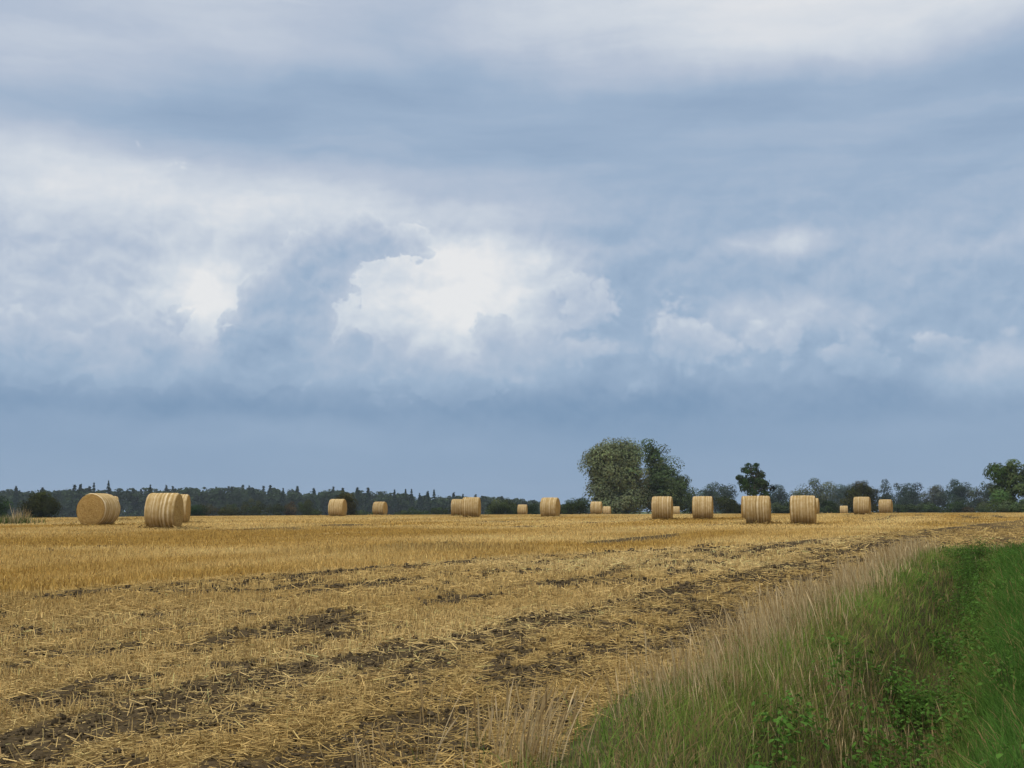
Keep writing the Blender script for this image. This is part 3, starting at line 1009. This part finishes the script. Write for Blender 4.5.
def bale_proto(seed):
    """axis along x, resting on z = 0 (object origin in the bale's centre line is kept for the texture)"""
    r_ = np.random.default_rng(seed)
    na, nx = 56, 15
    th = np.linspace(0, 2 * np.pi, na, endpoint=False)
    lump = 0.012 * np.sin(2 * th + r_.uniform(0, 6)) + 0.008 * np.sin(3 * th + r_.uniform(0, 6)) + 0.006 * np.sin(5 * th + r_.uniform(0, 6))

    def ring(x, r):
        y, z = r * np.sin(th), r * np.cos(th)
        z = np.maximum(z, -BR * 0.965 - 0.02 * np.abs(np.sin(th)))          # it settles on the ground
        return np.stack([np.full(na, x), y, z], -1)

    xs = np.linspace(-BW / 2, BW / 2, nx)
    ridge = r_.normal(0, 0.003, nx)
    rows = []
    for k, x in enumerate(xs):
        e = 1 - abs(x) / (BW / 2)
        rr = BR + lump + ridge[k] - (0.028 * (1 - e / 0.10) ** 2 if e < 0.10 else 0) + 0.006 * (1 - (2 * x / BW) ** 2)
        rows.append(ring(x, rr + r_.normal(0, 0.004, na)))
    V = np.concatenate(rows)
    idx = np.arange(nx * na).reshape(nx, na)
    nxt = np.roll(idx, -1, axis=1)
    F = np.stack([idx[:-1], nxt[:-1], nxt[1:], idx[1:]], -1).reshape(-1, 4)
    # core: inner body plus rough ends that bulge slightly
    CV, CF = [], []
    base = 0
    body = np.concatenate([ring(x, BR - 0.035 + lump) for x in np.linspace(-BW / 2 + 0.01, BW / 2 - 0.01, 3)])
    CV.append(body)
    bi = np.arange(3 * na).reshape(3, na)
    bn = np.roll(bi, -1, axis=1)
    CF.append(np.stack([bi[:-1], bn[:-1], bn[1:], bi[1:]], -1).reshape(-1, 4))
    base = 3 * na
    tri = []
    for sgn, ring0 in ((-1, bi[0]), (1, bi[2])):
        prev = ring0
        for q in (0.94, 0.8, 0.62, 0.42, 0.22, 0.08):
            rr = ring(0, (BR - 0.035 + lump) * q)
            bulge = 0.055 * (1 - q ** 2) ** 0.6
            rr[:, 0] = sgn * (BW / 2 - 0.01 + bulge + r_.normal(0, 0.003, na))
            cur = np.arange(na) + base
            CV.append(rr)
            base += na
            CF.append(np.stack([prev, np.roll(prev, -1), np.roll(cur, -1), cur], -1) if sgn > 0 else
                      np.stack([cur, np.roll(cur, -1), np.roll(prev, -1), prev], -1))
            prev = cur
        CV.append(np.array([[sgn * (BW / 2 + 0.045), 0, 0]]))
        tri.append(np.stack([prev, np.roll(prev, -1), np.full(na, base)], -1))
        base += 1
    return (V, F), (np.concatenate(CV), [np.concatenate(CF), np.concatenate(tri)])


def make_bale(seed):
    (V, F), (CV, CF) = bale_proto(seed)
    r = empty("straw_bale", (0, 0, 0))
    core = mesh_obj("straw_core", CV, CF, BALE_END, r, smooth=False)
    wrap = mesh_obj("net_wrap", V, F, BALE_NET, r, smooth=True)
    for o in (core, wrap):
        o.location = (0, 0, BR * 0.985)
    return r


def copy_thing(o):
    c = o.copy()
    COL.objects.link(c)
    for ch in list(o.children):
        d = ch.copy()
        COL.objects.link(d)
        d.parent = c
    return c




def build_bales():
    protos = [make_bale(s) for s in (1, 2, 3)]
    used = set()
    for i, (px, hpx, rot, label) in enumerate(BALES):
        k = i % 3
        o = protos[k] if k not in used else copy_thing(protos[k])
        used.add(k)
        Y = FPX * 1.5 / hpx
        x = px_at(px, Y, 0.8)
        o.location = (x, Y, float(ground_z(x, Y)) - 0.02)
        o.rotation_euler = (0, 0, R(rot) + math.atan2(-x, Y) * 1.0 + (math.pi if i % 2 else 0))
        tag(o, label, "straw bale", "straw bales left on the stubble field")


build_bales()


# ------------------------------------------------------------------ trees and bushes
def bark_material():
    m, g = new_mat("bark")
    pos = g.n('ShaderNodeNewGeometry').outputs['Position']
    c = g.ramp(g.noise(g.vm('MULTIPLY', pos, (6, 6, 1.2)), 1.0, 4.0, 0.6), [(0.3, (0.035, 0.028, 0.022)), (0.7, (0.10, 0.085, 0.068))])
    b = g.n('ShaderNodeBsdfDiffuse')
    g.put(b.inputs[0], c)
    out_surface(g, b.outputs[0])
    return m


BARK = bark_material()
TREE_MAT = blade_mat("tree_leaves", 0.22, 0.15, 0.8)


def tube(p0, p1, r0, r1, segs=7, nodes=5, wob=0.0):
    p0, p1 = np.asarray(p0, float), np.asarray(p1, float)
    ax = p1 - p0
    L = np.linalg.norm(ax)
    ax = ax / max(L, 1e-6)
    s = np.cross(ax, [0.3, 0.9, 0.1] if abs(ax[2]) > 0.5 else [0, 0, 1])
    s /= np.linalg.norm(s)
    b = np.cross(ax, s)
    th = np.linspace(0, 2 * np.pi, segs, endpoint=False)
    V = []
    for k in range(nodes):
        f = k / (nodes - 1)
        c = p0 + (p1 - p0) * f + (rng.normal(0, wob * L, 3) if 0 < k < nodes - 1 else 0)
        r = r0 + (r1 - r0) * f
        V.append(c + r * (np.cos(th)[:, None] * s + np.sin(th)[:, None] * b))
    idx = np.arange(nodes * segs).reshape(nodes, segs)
    nx = np.roll(idx, -1, axis=1)
    return np.concatenate(V), np.stack([idx[:-1], nx[:-1], nx[1:], idx[1:]], -1).reshape(-1, 4)


def leaf_cards(P, nrm, size, col):
    """small bent diamond leaves-sprays facing roughly along nrm"""
    n = len(P)
    a = unit(rng.normal(0, 1, (n, 3)))
    s = np.cross(nrm, a)
    s /= np.maximum(np.linalg.norm(s, axis=1, keepdims=True), 1e-6)
    b = np.cross(s, nrm)
    L = (size * rng.uniform(.6, 1.4, n))[:, None]
    W = (size * rng.uniform(.35, .8, n))[:, None]
    V = np.stack([P - b * L * .5, P + s * W * .5 + nrm * W * .18, P + b * L * .5, P - s * W * .5 + nrm * W * .12], 1)
    return V.reshape(-1, 3), np.arange(4 * n).reshape(n, 4), np.repeat(col, 4, 0)


def crown_points(ells, n, clump, fill=0.30):
    """points over ragged clumps that fill a few ellipsoids (cx, cy, cz, rx, ry, rz)"""
    E = np.array(ells, float)
    vol = E[:, 3] * E[:, 5] * np.sqrt(E[:, 4])
    ncl = max(12, int(n / 120))
    nfill = int(n * fill)
    n = n - nfill
    which = rng.choice(len(E), ncl, p=vol / vol.sum())
    d = unit(rng.normal(0, 1, (ncl, 3)))
    rr = rng.random(ncl) ** 0.42
    rr = 0.15 + 0.85 * rr
    C = E[which, :3] + d * rr[:, None] * E[which, 3:]
    cs = clump * np.exp(rng.normal(0, 0.28, ncl))
    per = np.maximum(8, (n / ncl * (cs / clump) ** 2)).astype(int)
    ci = np.repeat(np.arange(ncl), per)
    m = len(ci)
    q = unit(rng.normal(0, 1, (m, 3)) + np.array([0, 0, 0.25]))
    P = C[ci] + q * (cs[ci] * (0.62 + 0.46 * rng.random(m) ** 0.8))[:, None] * np.array([1, 1, 0.8])
    out = d[ci] * 0.5
    nrm = unit(q * 1.0 + out * 0.6 + rng.normal(0, 0.24, (m, 3)) + np.array([0, 0, 0.25]))
    # inner twigs that close the crown
    fw = rng.choice(len(E), nfill, p=vol / vol.sum())
    fd = unit(rng.normal(0, 1, (nfill, 3)))
    P = np.concatenate([P, E[fw, :3] + fd * (rng.random(nfill) ** 0.4 * 0.92)[:, None] * E[fw, 3:]])
    nrm = np.concatenate([nrm, unit(fd + rng.normal(0, 0.3, (nfill, 3)))])
    ci = np.concatenate([ci, rng.integers(0, ncl, nfill)])
    return P, nrm, ci, ncl


def tree(name, label, cat, Y, px, ells_px, n, leaf, clump, col, group=None, var=0.22, trunk_r=None, base_py=None, depth=0.9, stem="trunk", crown="crown", grow=0.96, fill=0.30):
    """ells_px: crown lobes measured as (px, py, rx, ry) at distance Y; given their own depth in metres"""
    depthc = Y * math.cos(PITCH)
    k = depthc / FPX
    x0 = px_at(px, Y, 0.0)
    z0 = float(ground_z(x0, Y)) - 0.05
    r = empty(name, (x0, Y, z0))
    E = []
    for i, (ex, ey, rx, ry) in enumerate(ells_px):
        E.append((px_at(ex, Y, 3) - x0, (rng.random() - 0.5) * rx * k * 0.5, z_at(ey, Y) - z0, rx * k, rx * k * depth, ry * k))
    n = int(n * 2.6)
    leaf = leaf * 0.86
    E = [(a, b_, c_, d_ * grow, e_ * grow, f_ * grow) for a, b_, c_, d_, e_, f_ in E]
    P, nrm, ci, ncl = crown_points(E, n, clump * 1.28, fill)
    P[:, 2] = np.maximum(P[:, 2], 0.1 + 0.3 * rng.random(len(P)))
    cc = np.asarray(col)[None] * (1 + rng.normal(0, var, (ncl, 1))) * (1 + rng.normal(0, 0.06, (ncl, 3)))
    c = np.clip(cc[ci] * (1 + rng.normal(0, 0.08, (len(P), 1))), 0.006, 0.4)
    b = Bag()
    b.add(leaf_cards(P, nrm, np.full(len(P), leaf), c))
    top = max(e[2] for e in E)
    tr = trunk_r or 0.03 * top + 0.05
    tv, tf, off = [], [], 0
    main = sorted(E, key=lambda e: -e[3] * e[5])[0]
    fork = np.array([main[0] * 0.3, main[1] * 0.3, min(main[2] - 0.45 * main[5], top * 0.45) if main[2] > 0.6 * main[5] else main[2] * 0.4])
    fork[2] = max(fork[2], 0.25)
    segs = [tube((0, 0, -0.1), fork, tr, tr * 0.72, 8, 5, 0.015)]
    for e in E:
        tgt = np.array([e[0], e[1], e[2] + e[5] * 0.35])
        segs.append(tube(fork, tgt, tr * 0.6, tr * 0.12, 6, 5, 0.03))
        for _ in range(4):
            dd = unit(rng.normal(0, 1, (1, 3)))[0]
            st = fork + (tgt - fork) * rng.uniform(0.3, 0.85)
            segs.append(tube(st, np.array(e[:3]) + dd * np.array(e[3:]) * 0.8, tr * 0.28, tr * 0.05, 5, 4, 0.04))
    for v, f in segs:
        tv.append(v)
        tf.append(f + off)
        off += len(v)
    mesh_obj(stem, np.concatenate(tv), np.concatenate(tf), BARK, r, smooth=True)
    b.build(crown, TREE_MAT, r)
    tag(r, label, cat, group)
    return r


WILLOW = (0.150, 0.172, 0.086)
GREEN = (0.060, 0.085, 0.034)
DARK = (0.030, 0.052, 0.018)
OLIVE = (0.062, 0.064, 0.022)
BLUEG = (0.055, 0.078, 0.052)
BROWNG = (0.085, 0.075, 0.036)

# the big pair by the field
tree("willow_tree", "tall broad willow with silvery grey-green foliage, left of two joined crowns", "tree", 205, 617,
     [(617, 470, 26, 30), (600, 468, 15, 24), (631, 468, 14, 26), (604, 492, 17, 20), (630, 494, 18, 20), (617, 455, 18, 14), (594, 455, 9, 10), (618, 503, 26, 12), (633, 452, 9, 11)],
     13000, 0.50, 1.15, WILLOW, var=0.20, trunk_r=0.5)
tree("poplar_tree", "tall dark green tree with a slanting right side, joined to the silvery willow", "tree", 212, 660,
     [(656, 466, 12, 24), (664, 482, 18, 22), (672, 492, 16, 18), (652, 452, 8, 12), (664, 503, 24, 11), (680, 484, 9, 10), (648, 494, 12, 16)],
     8500, 0.48, 1.0, (0.078, 0.108, 0.046), var=0.22, trunk_r=0.4)
tree("lone_tree", "lone dark broadleaf tree with a ragged lopsided crown behind bales", "tree", 190, 756,
     [(754, 473, 11, 9), (745, 479, 8, 6), (762, 482, 10, 9), (755, 488, 14, 9), (769, 490, 7, 7), (752, 468, 9, 5), (757, 500, 8, 10), (741, 478, 4, 3), (768, 484, 5, 4)],
     1250, 0.50, 0.55, (0.036, 0.060, 0.020), var=0.25, trunk_r=0.28, grow=1.0, fill=0.12)
tree("ash_tree", "leafy green tree with a spreading ragged top at the right end of the tree line", "tree", 170, 1011,
     [(1008, 474, 14, 12), (1000, 470, 9, 5), (1020, 470, 12, 9), (1014, 490, 18, 14), (1004, 498, 11, 14), (1030, 486, 14, 18), (1010, 504, 20, 10), (1012, 465, 8, 5)],
     3000, 0.48, 0.70, (0.080, 0.115, 0.042), trunk_r=0.3, fill=0.15)

# bushes and small trees, roughly left to right
B = [
    ("shrub", "dark bush cut off by the left end of the view, beside the pale grass clump", 175, 3, [(2, 506, 9, 11), (-8, 504, 10, 13)], 1100, .32, .6, DARK),
    ("round_bush", "large round olive bush in front of the wood, beside the pale grass clump", 165, 40, [(40, 506, 15, 13), (30, 509, 8, 9), (50, 509, 8, 9), (40, 499, 9, 6)], 3000, .34, .6, (0.050, 0.054, 0.018)),
    ("shrub", "low dark shrub squeezed between two hedge shrubs and the half hidden bale", 240, 195, [(195, 512, 9, 7)], 700, .36, .6, DARK),
    ("shrub", "brownish rounded shrub at the left end of the far hedge", 260, 207, [(207, 510, 10, 8), (200, 513, 6, 5)], 900, .38, .65, BROWNG),
    ("shrub", "olive shrub with a flat top in the left half of the far hedge", 262, 228, [(228, 512, 13, 7), (236, 513, 8, 6)], 900, .38, .65, OLIVE),
    ("shrub", "tallest olive shrub in the middle of the far hedge", 265, 253, [(253, 509, 12, 9), (245, 512, 9, 7), (262, 512, 9, 7)], 1100, .38, .65, (0.060, 0.066, 0.026)),
    ("shrub", "dark sagging shrub in the far hedge, right of the tallest olive one", 268, 275, [(275, 512, 10, 7)], 700, .38, .65, (0.042, 0.05, 0.022)),
    ("shrub", "reddish brown shrub in the far hedge", 270, 291, [(291, 510, 9, 8)], 700, .38, .65, (0.095, 0.068, 0.036)),
    ("shrub", "greener rounded shrub at the right end of the far hedge", 272, 307, [(307, 510, 10, 8), (316, 513, 8, 5)], 900, .38, .65, (0.062, 0.078, 0.026)),
    ("bush", "upright olive brown bush standing right behind a lone bale", 190, 345, [(345, 504, 9, 12), (351, 509, 7, 9), (339, 505, 7, 10), (345, 496, 6, 5)], 1500, .34, .55, (0.068, 0.062, 0.022)),
    ("shrub", "low green strip of shrub right of the lone bale at the wood's foot", 250, 366, [(362, 515, 12, 4), (372, 515, 8, 4)], 500, .34, .5, (0.05, 0.068, 0.026)),
    ("shrub", "long low green shrub between the small lone bale and the touching pair", 240, 425, [(418, 514, 16, 5), (438, 513, 14, 6), (402, 515, 12, 4)], 1300, .36, .55, (0.052, 0.07, 0.026)),
    ("round_bush", "round mid green bush between the touching pair and a tiny pale bale", 220, 503, [(503, 508, 13, 9), (492, 511, 9, 7), (512, 511, 8, 7)], 1800, .36, .6, (0.065, 0.08, 0.032)),
    ("bush", "dark low bush behind a tiny pale bale", 235, 530, [(531, 511, 9, 6)], 700, .36, .55, DARK),
    ("round_bush", "dark green bush just left of the silvery willow", 200, 575, [(575, 507, 12, 10), (567, 511, 8, 7), (583, 508, 7, 9)], 1700, .34, .6, (0.040, 0.058, 0.024)),
    ("bush", "tall dark bush filling the gap right of the slanting dark tree", 225, 692, [(690, 502, 9, 15), (683, 507, 9, 10), (697, 508, 7, 8)], 1700, .38, .65, (0.042, 0.06, 0.028)),
    ("tree", "blue green flat topped tree behind a lone bale, next in line from the joined pair", 380, 716, [(716, 493, 15, 10), (705, 496, 9, 9), (727, 496, 9, 10), (716, 505, 19, 10)], 2600, .62, 1.2, BLUEG),
    ("bush", "dark bush between the lone bale and the lone dark tree", 210, 727, [(727, 506, 10, 11), (735, 510, 6, 7)], 1400, .36, .6, (0.042, 0.052, 0.020)),
    ("bush", "low green bush right under the lone dark tree on its right", 230, 781, [(780, 510, 10, 7), (790, 508, 8, 8)], 1000, .38, .6, (0.045, 0.062, 0.03)),
    ("tree", "blue green tree seen over the right shoulder of the lone dark tree", 400, 779, [(779, 496, 8, 12), (772, 502, 8, 12), (784, 503, 8, 11)], 1600, .62, 1.1, (0.046, 0.068, 0.048)),
    ("tree", "pale grey green willow tree behind the biggest square-on bale", 330, 812, [(810, 493, 17, 11), (800, 498, 10, 10), (824, 497, 12, 12), (812, 505, 22, 10)], 3000, .55, 1.1, (0.098, 0.112, 0.062)),
    ("bush", "dark green bush behind the tiny square bale and the biggest square-on bale", 240, 832, [(832, 508, 11, 8), (842, 511, 7, 6)], 1000, .38, .6, (0.036, 0.052, 0.022)),
    ("tree", "blue grey tree between the pale willow and the dark olive tree", 420, 842, [(842, 494, 12, 9), (838, 502, 13, 11), (852, 500, 8, 11)], 1900, .65, 1.2, (0.052, 0.072, 0.052)),
    ("tree", "dark olive tree with a pointed dome behind the mid-sized rounded bale", 230, 862, [(862, 495, 11, 13), (853, 503, 9, 12), (872, 502, 9, 12), (862, 487, 6, 6)], 2600, .40, .7, (0.048, 0.050, 0.017)),
    ("tree", "slim blue green tree beside the dark olive tree, above the rightmost bale", 400, 888, [(888, 493, 6, 11), (886, 503, 9, 9)], 1100, .62, 1.0, (0.05, 0.074, 0.05)),
    ("tree", "wide blue green tree with a notched top, second right of the dark olive tree", 400, 907, [(905, 494, 9, 12), (914, 496, 8, 12), (908, 504, 14, 9)], 1900, .62, 1.1, (0.05, 0.074, 0.050)),
    ("tree", "paler greyish round tree between two darker trees of the right tree line", 420, 935, [(935, 496, 11, 11), (926, 501, 8, 10), (943, 502, 8, 10)], 1900, .65, 1.1, (0.075, 0.088, 0.062)),
    ("tree", "darkest domed tree of the right tree line, its neighbour pale and round", 400, 957, [(955, 490, 10, 9), (963, 494, 8, 10), (956, 502, 13, 11)], 1900, .62, 1.1, (0.040, 0.064, 0.042)),
    ("tree", "greyish spreading tree beside the leafy tree at the right end of the line", 390, 985, [(984, 495, 13, 11), (975, 501, 9, 10), (993, 492, 9, 11), (986, 505, 16, 8)], 2300, .62, 1.1, (0.062, 0.08, 0.056)),
    ("shrub", "low green shrub below the notched tree", 260, 905, [(903, 509, 13, 5), (915, 509, 9, 5)], 900, .36, .55, (0.048, 0.068, 0.028)),
    ("shrub", "low leafy shrub below the paler round tree", 258, 930, [(927, 508, 11, 6), (938, 510, 8, 4)], 900, .36, .55, (0.052, 0.072, 0.03)),
    ("shrub", "rounded green shrub standing before the darkest domed tree", 255, 957, [(957, 506, 11, 9), (950, 510, 8, 5)], 1200, .36, .55, (0.045, 0.068, 0.03)),
    ("shrub", "small brown shrub between two green shrubs on the crest", 252, 972, [(971, 511, 8, 4)], 450, .34, .5, (0.055, 0.045, 0.022)),
    ("shrub", "yellowish green small shrub at the foot of the leafy tree", 240, 983, [(983, 508, 7, 5)], 500, .34, .5, (0.07, 0.09, 0.04)),
    ("shrub", "wide pale green low shrub running out below the leafy tree at the right end", 150, 1015, [(1002, 508, 13, 5), (1018, 507, 13, 6), (1034, 506, 12, 7)], 1800, .26, .42, (0.075, 0.105, 0.05)),
]
B.append(("hedge", "long low dark hedge running along under the whole right tree line", 440, 900,
          [(x_, 511, 16, 6) for x_ in range(700, 1040, 18)], 7000, .6, 1.0, (0.042, 0.058, 0.028)))
for (nm, lab, Y, px, el_, n, leaf, clump, col) in B:
    tree(nm, lab, {"tree": "tree", "hedge": "hedge"}.get(nm, "bush"), Y, px, el_, n, leaf, clump, col,
         group={"shrub": "shrubs along the far hedge lines", "tree": "trees of the right tree line"}.get(nm),
         grow=1.10 if nm == "tree" else 1.0, stem="trunk" if nm == "tree" else "stem", crown="crown" if nm == "tree" else "foliage")


# ------------------------------------------------------------------ the far wood
def conifer_cards(x, y, z0, h, w, n):
    f = rng.random(n) ** 0.75
    lay = np.round(f * 11) / 11 + rng.normal(0, 0.018, n)
    f = np.clip(0.4 * f + 0.6 * lay, 0.02, 1)
    rr = w * (1 - f) ** 0.85 * (0.45 + 0.6 * rng.random(n))
    a = rng.uniform(0, 2 * np.pi, n)
    P = np.stack([x + rr * np.cos(a), y + rr * np.sin(a), z0 + h * f - 0.12 * rr], -1)
    nrm = unit(np.stack([np.cos(a) * .7, np.sin(a) * .7, 0.5 + 0.4 * rng.random(n)], -1) + rng.normal(0, 0.25, (n, 3)))
    return P, nrm


def conifer(px, Y, toppy, label):
    x = px_at(px, Y, 10)
    z0 = float(ground_z(x, Y))
    h = z_at(toppy, Y) - z0
    r = empty("spruce_tree", (x, Y, z0))
    v, f = tube((0, 0, 0), (0, 0, h * 0.97), 0.28, 0.05, 6, 5, 0.0)
    mesh_obj("trunk", v, f, BARK, r, smooth=True)
    P, nrm = conifer_cards(0, 0, 0, h, h * 0.19, 900)
    b = Bag()
    c = np.array([0.022, 0.040, 0.024]) * (1 + rng.normal(0, 0.2, (900, 1)))
    b.add(leaf_cards(P, nrm, np.full(900, 1.0), np.clip(c, .005, .2)))
    b.build("crown", TREE_MAT, r)
    tag(r, label, "conifer", "conifers rising above the far wood")


SKY_PX = [-160, 0, 40, 80, 130, 200, 260, 300, 330, 360, 390, 420, 450, 480, 520, 560, 600]
SKY_PY = [489, 490, 490, 489, 489, 488, 488, 491, 490, 491, 493, 496, 497, 497, 499, 505, 509]


def build_forest():
    b = Bag()
    n_tree = 560
    for i in range(n_tree):
        px = rng.uniform(-170, 600)
        Y = rng.uniform(640, 900)
        x = px_at(px, Y, 5)
        z0 = float(ground_z(x, Y))
        top = z_at(np.interp(px, SKY_PX, SKY_PY) + rng.uniform(0.0, 9.0) * rng.random() ** 0.5 - 0.8, Y)
        h = max(top - z0, 5)
        w = rng.uniform(4.0, 7.5)
        if rng.random() < 0.15:
            n = 230
            P, nrm = conifer_cards(x, Y, z0, h + rng.uniform(0, 2.4), w * 0.7, n)
            c = np.array([0.022, 0.040, 0.024])
        else:
            lob = [(x + rng.normal(0, w * .4), Y + rng.normal(0, w * .4), z0 + h * rng.uniform(.45, .8), w * .7, w * .7, h * .28) for _ in range(4)]
            lob.append((x, Y, z0 + h * 0.78, w * .6, w * .6, h * .22))
            lob.append((x, Y, z0 + h * 0.30, w * .9, w * .9, h * .32))
            P, nrm, ci, ncl = crown_points(lob, 300, 1.9)
            P[:, 2] = np.minimum(P[:, 2], z0 + h)
            n = len(P)
            c = np.array([0.036, 0.054, 0.026]) * rng.uniform(0.75, 1.3)
        cc = np.clip(c[None] * (1 + rng.normal(0, 0.2, (n, 1))), 0.005, 0.2)
        b.add(leaf_cards(P, nrm, np.full(n, 2.3), cc))
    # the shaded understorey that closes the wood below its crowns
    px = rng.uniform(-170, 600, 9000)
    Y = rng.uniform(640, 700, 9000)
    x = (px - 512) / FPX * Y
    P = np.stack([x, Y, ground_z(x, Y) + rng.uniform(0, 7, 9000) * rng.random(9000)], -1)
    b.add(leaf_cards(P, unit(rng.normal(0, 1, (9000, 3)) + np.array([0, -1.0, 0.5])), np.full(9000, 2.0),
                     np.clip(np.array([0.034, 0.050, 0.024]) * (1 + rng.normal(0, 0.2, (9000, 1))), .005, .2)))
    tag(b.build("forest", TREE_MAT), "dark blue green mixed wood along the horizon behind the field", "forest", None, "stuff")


build_forest()
for px, py, lab in ((108, 481, "tallest dark spruce tip above the far wood, over the bale with the round face"),
                    (93.5, 483, "slim spruce tip just left of the tallest one above the far wood"),
                    (150, 485, "thin spruce spike above the wood, left of the largest looking bale"),
                    (249, 486, "spruce spike alone above the middle of the far wood, over the hedge"),
                    (283, 488.5, "lower spruce tip above the wood, over the reddish hedge shrub"),
                    (394.5, 490, "needle thin spruce left of a close pair of spruces above the wood"),
                    (405.5, 489.5, "left spruce of a close pair where the far wood slopes down"),
                    (411.5, 489.5, "right spruce of a close pair where the far wood slopes down"),
                    (419.5, 493.5, "small spruce tip between two pairs of spruces at the wood's slope"),
                    (428, 491.5, "shorter left spruce of the pair above the touching bales' left side"),
                    (434, 490, "broad tall spruce, last big one before the wood thins out"),
                    (463, 494.5, "little spruce tip showing above the touching pair of bales")):
    conifer(px, 640 + rng.uniform(-15, 25), py, lab)


def left_clump():
    Y = 54.0
    x = px_at(13, Y, 0.6)
    z0 = float(ground_z(x, Y))
    r = empty("grass_clump", (x, Y, z0))
    n = 750
    P = np.stack([rng.normal(-0.3, 0.62, n), rng.normal(0, 0.35, n), np.full(n, -0.03)], -1)
    hh = rng.uniform(0.2, 0.75, n) * (0.55 + 0.75 * gauss(P[:, 0] - 0.4, 0.35))
    c = np.array(DRYC)[rng.integers(0, 4, n)]
    b = Bag()
    b.add(ribbons(P, lean_dir(n, 0.22), hh, np.full(n, 0.035), c, rng.normal(0, 0.12, (n, 3)), 3))
    b.build("dry_stalks", DRY_MAT, r)["kind"] = "stuff"
    n = 600
    P = np.stack([rng.normal(-0.4, 0.7, n), rng.normal(-0.1, 0.35, n), np.full(n, -0.03)], -1)
    b = Bag()
    b.add(ribbons(P, lean_dir(n, 0.3), rng.uniform(.2, .5, n), np.full(n, 0.04), np.clip(np.array([0.12, 0.15, 0.045]) * (1 + rng.normal(0, .2, (n, 1))), .01, .3),
                  rng.normal(0, 0.15, (n, 3)), 2))
    b.build("green_blades", GRASS_MAT, r)["kind"] = "stuff"
    tag(r, "clump of tall pale dry grass over green blades at the far left field edge", "grass clump")


left_clump()


# ------------------------------------------------------------------ air
def build_haze():
    z0, z1 = -5.0, 32.0
    x0, x1, y0, y1 = -2200, 2200, -300, 1400
    V = [(x, y, z) for z in (z0, z1) for y in (y0, y1) for x in (x0, x1)]
    F = [(0, 2, 3, 1), (4, 5, 7, 6), (0, 1, 5, 4), (2, 6, 7, 3), (0, 4, 6, 2), (1, 3, 7, 5)]
    m = bpy.data.materials.new("haze")
    m.use_nodes = True
    g = NT(m.node_tree)
    o = g.n('ShaderNodeOutputMaterial')
    v = g.n('ShaderNodeVolumePrincipled')
    v.inputs['Color'].default_value = (0.72, 0.82, 0.94, 1)
    v.inputs['Density'].default_value = 0.00013
    v.inputs['Anisotropy'].default_value = 0.0
    g.t.links.new(v.outputs[0], o.inputs['Volume'])
    h = mesh_obj("haze", V, np.array(F), m)
    tag(h, "thin blue haze in the air over the fields", "haze", None, "stuff")


build_haze()
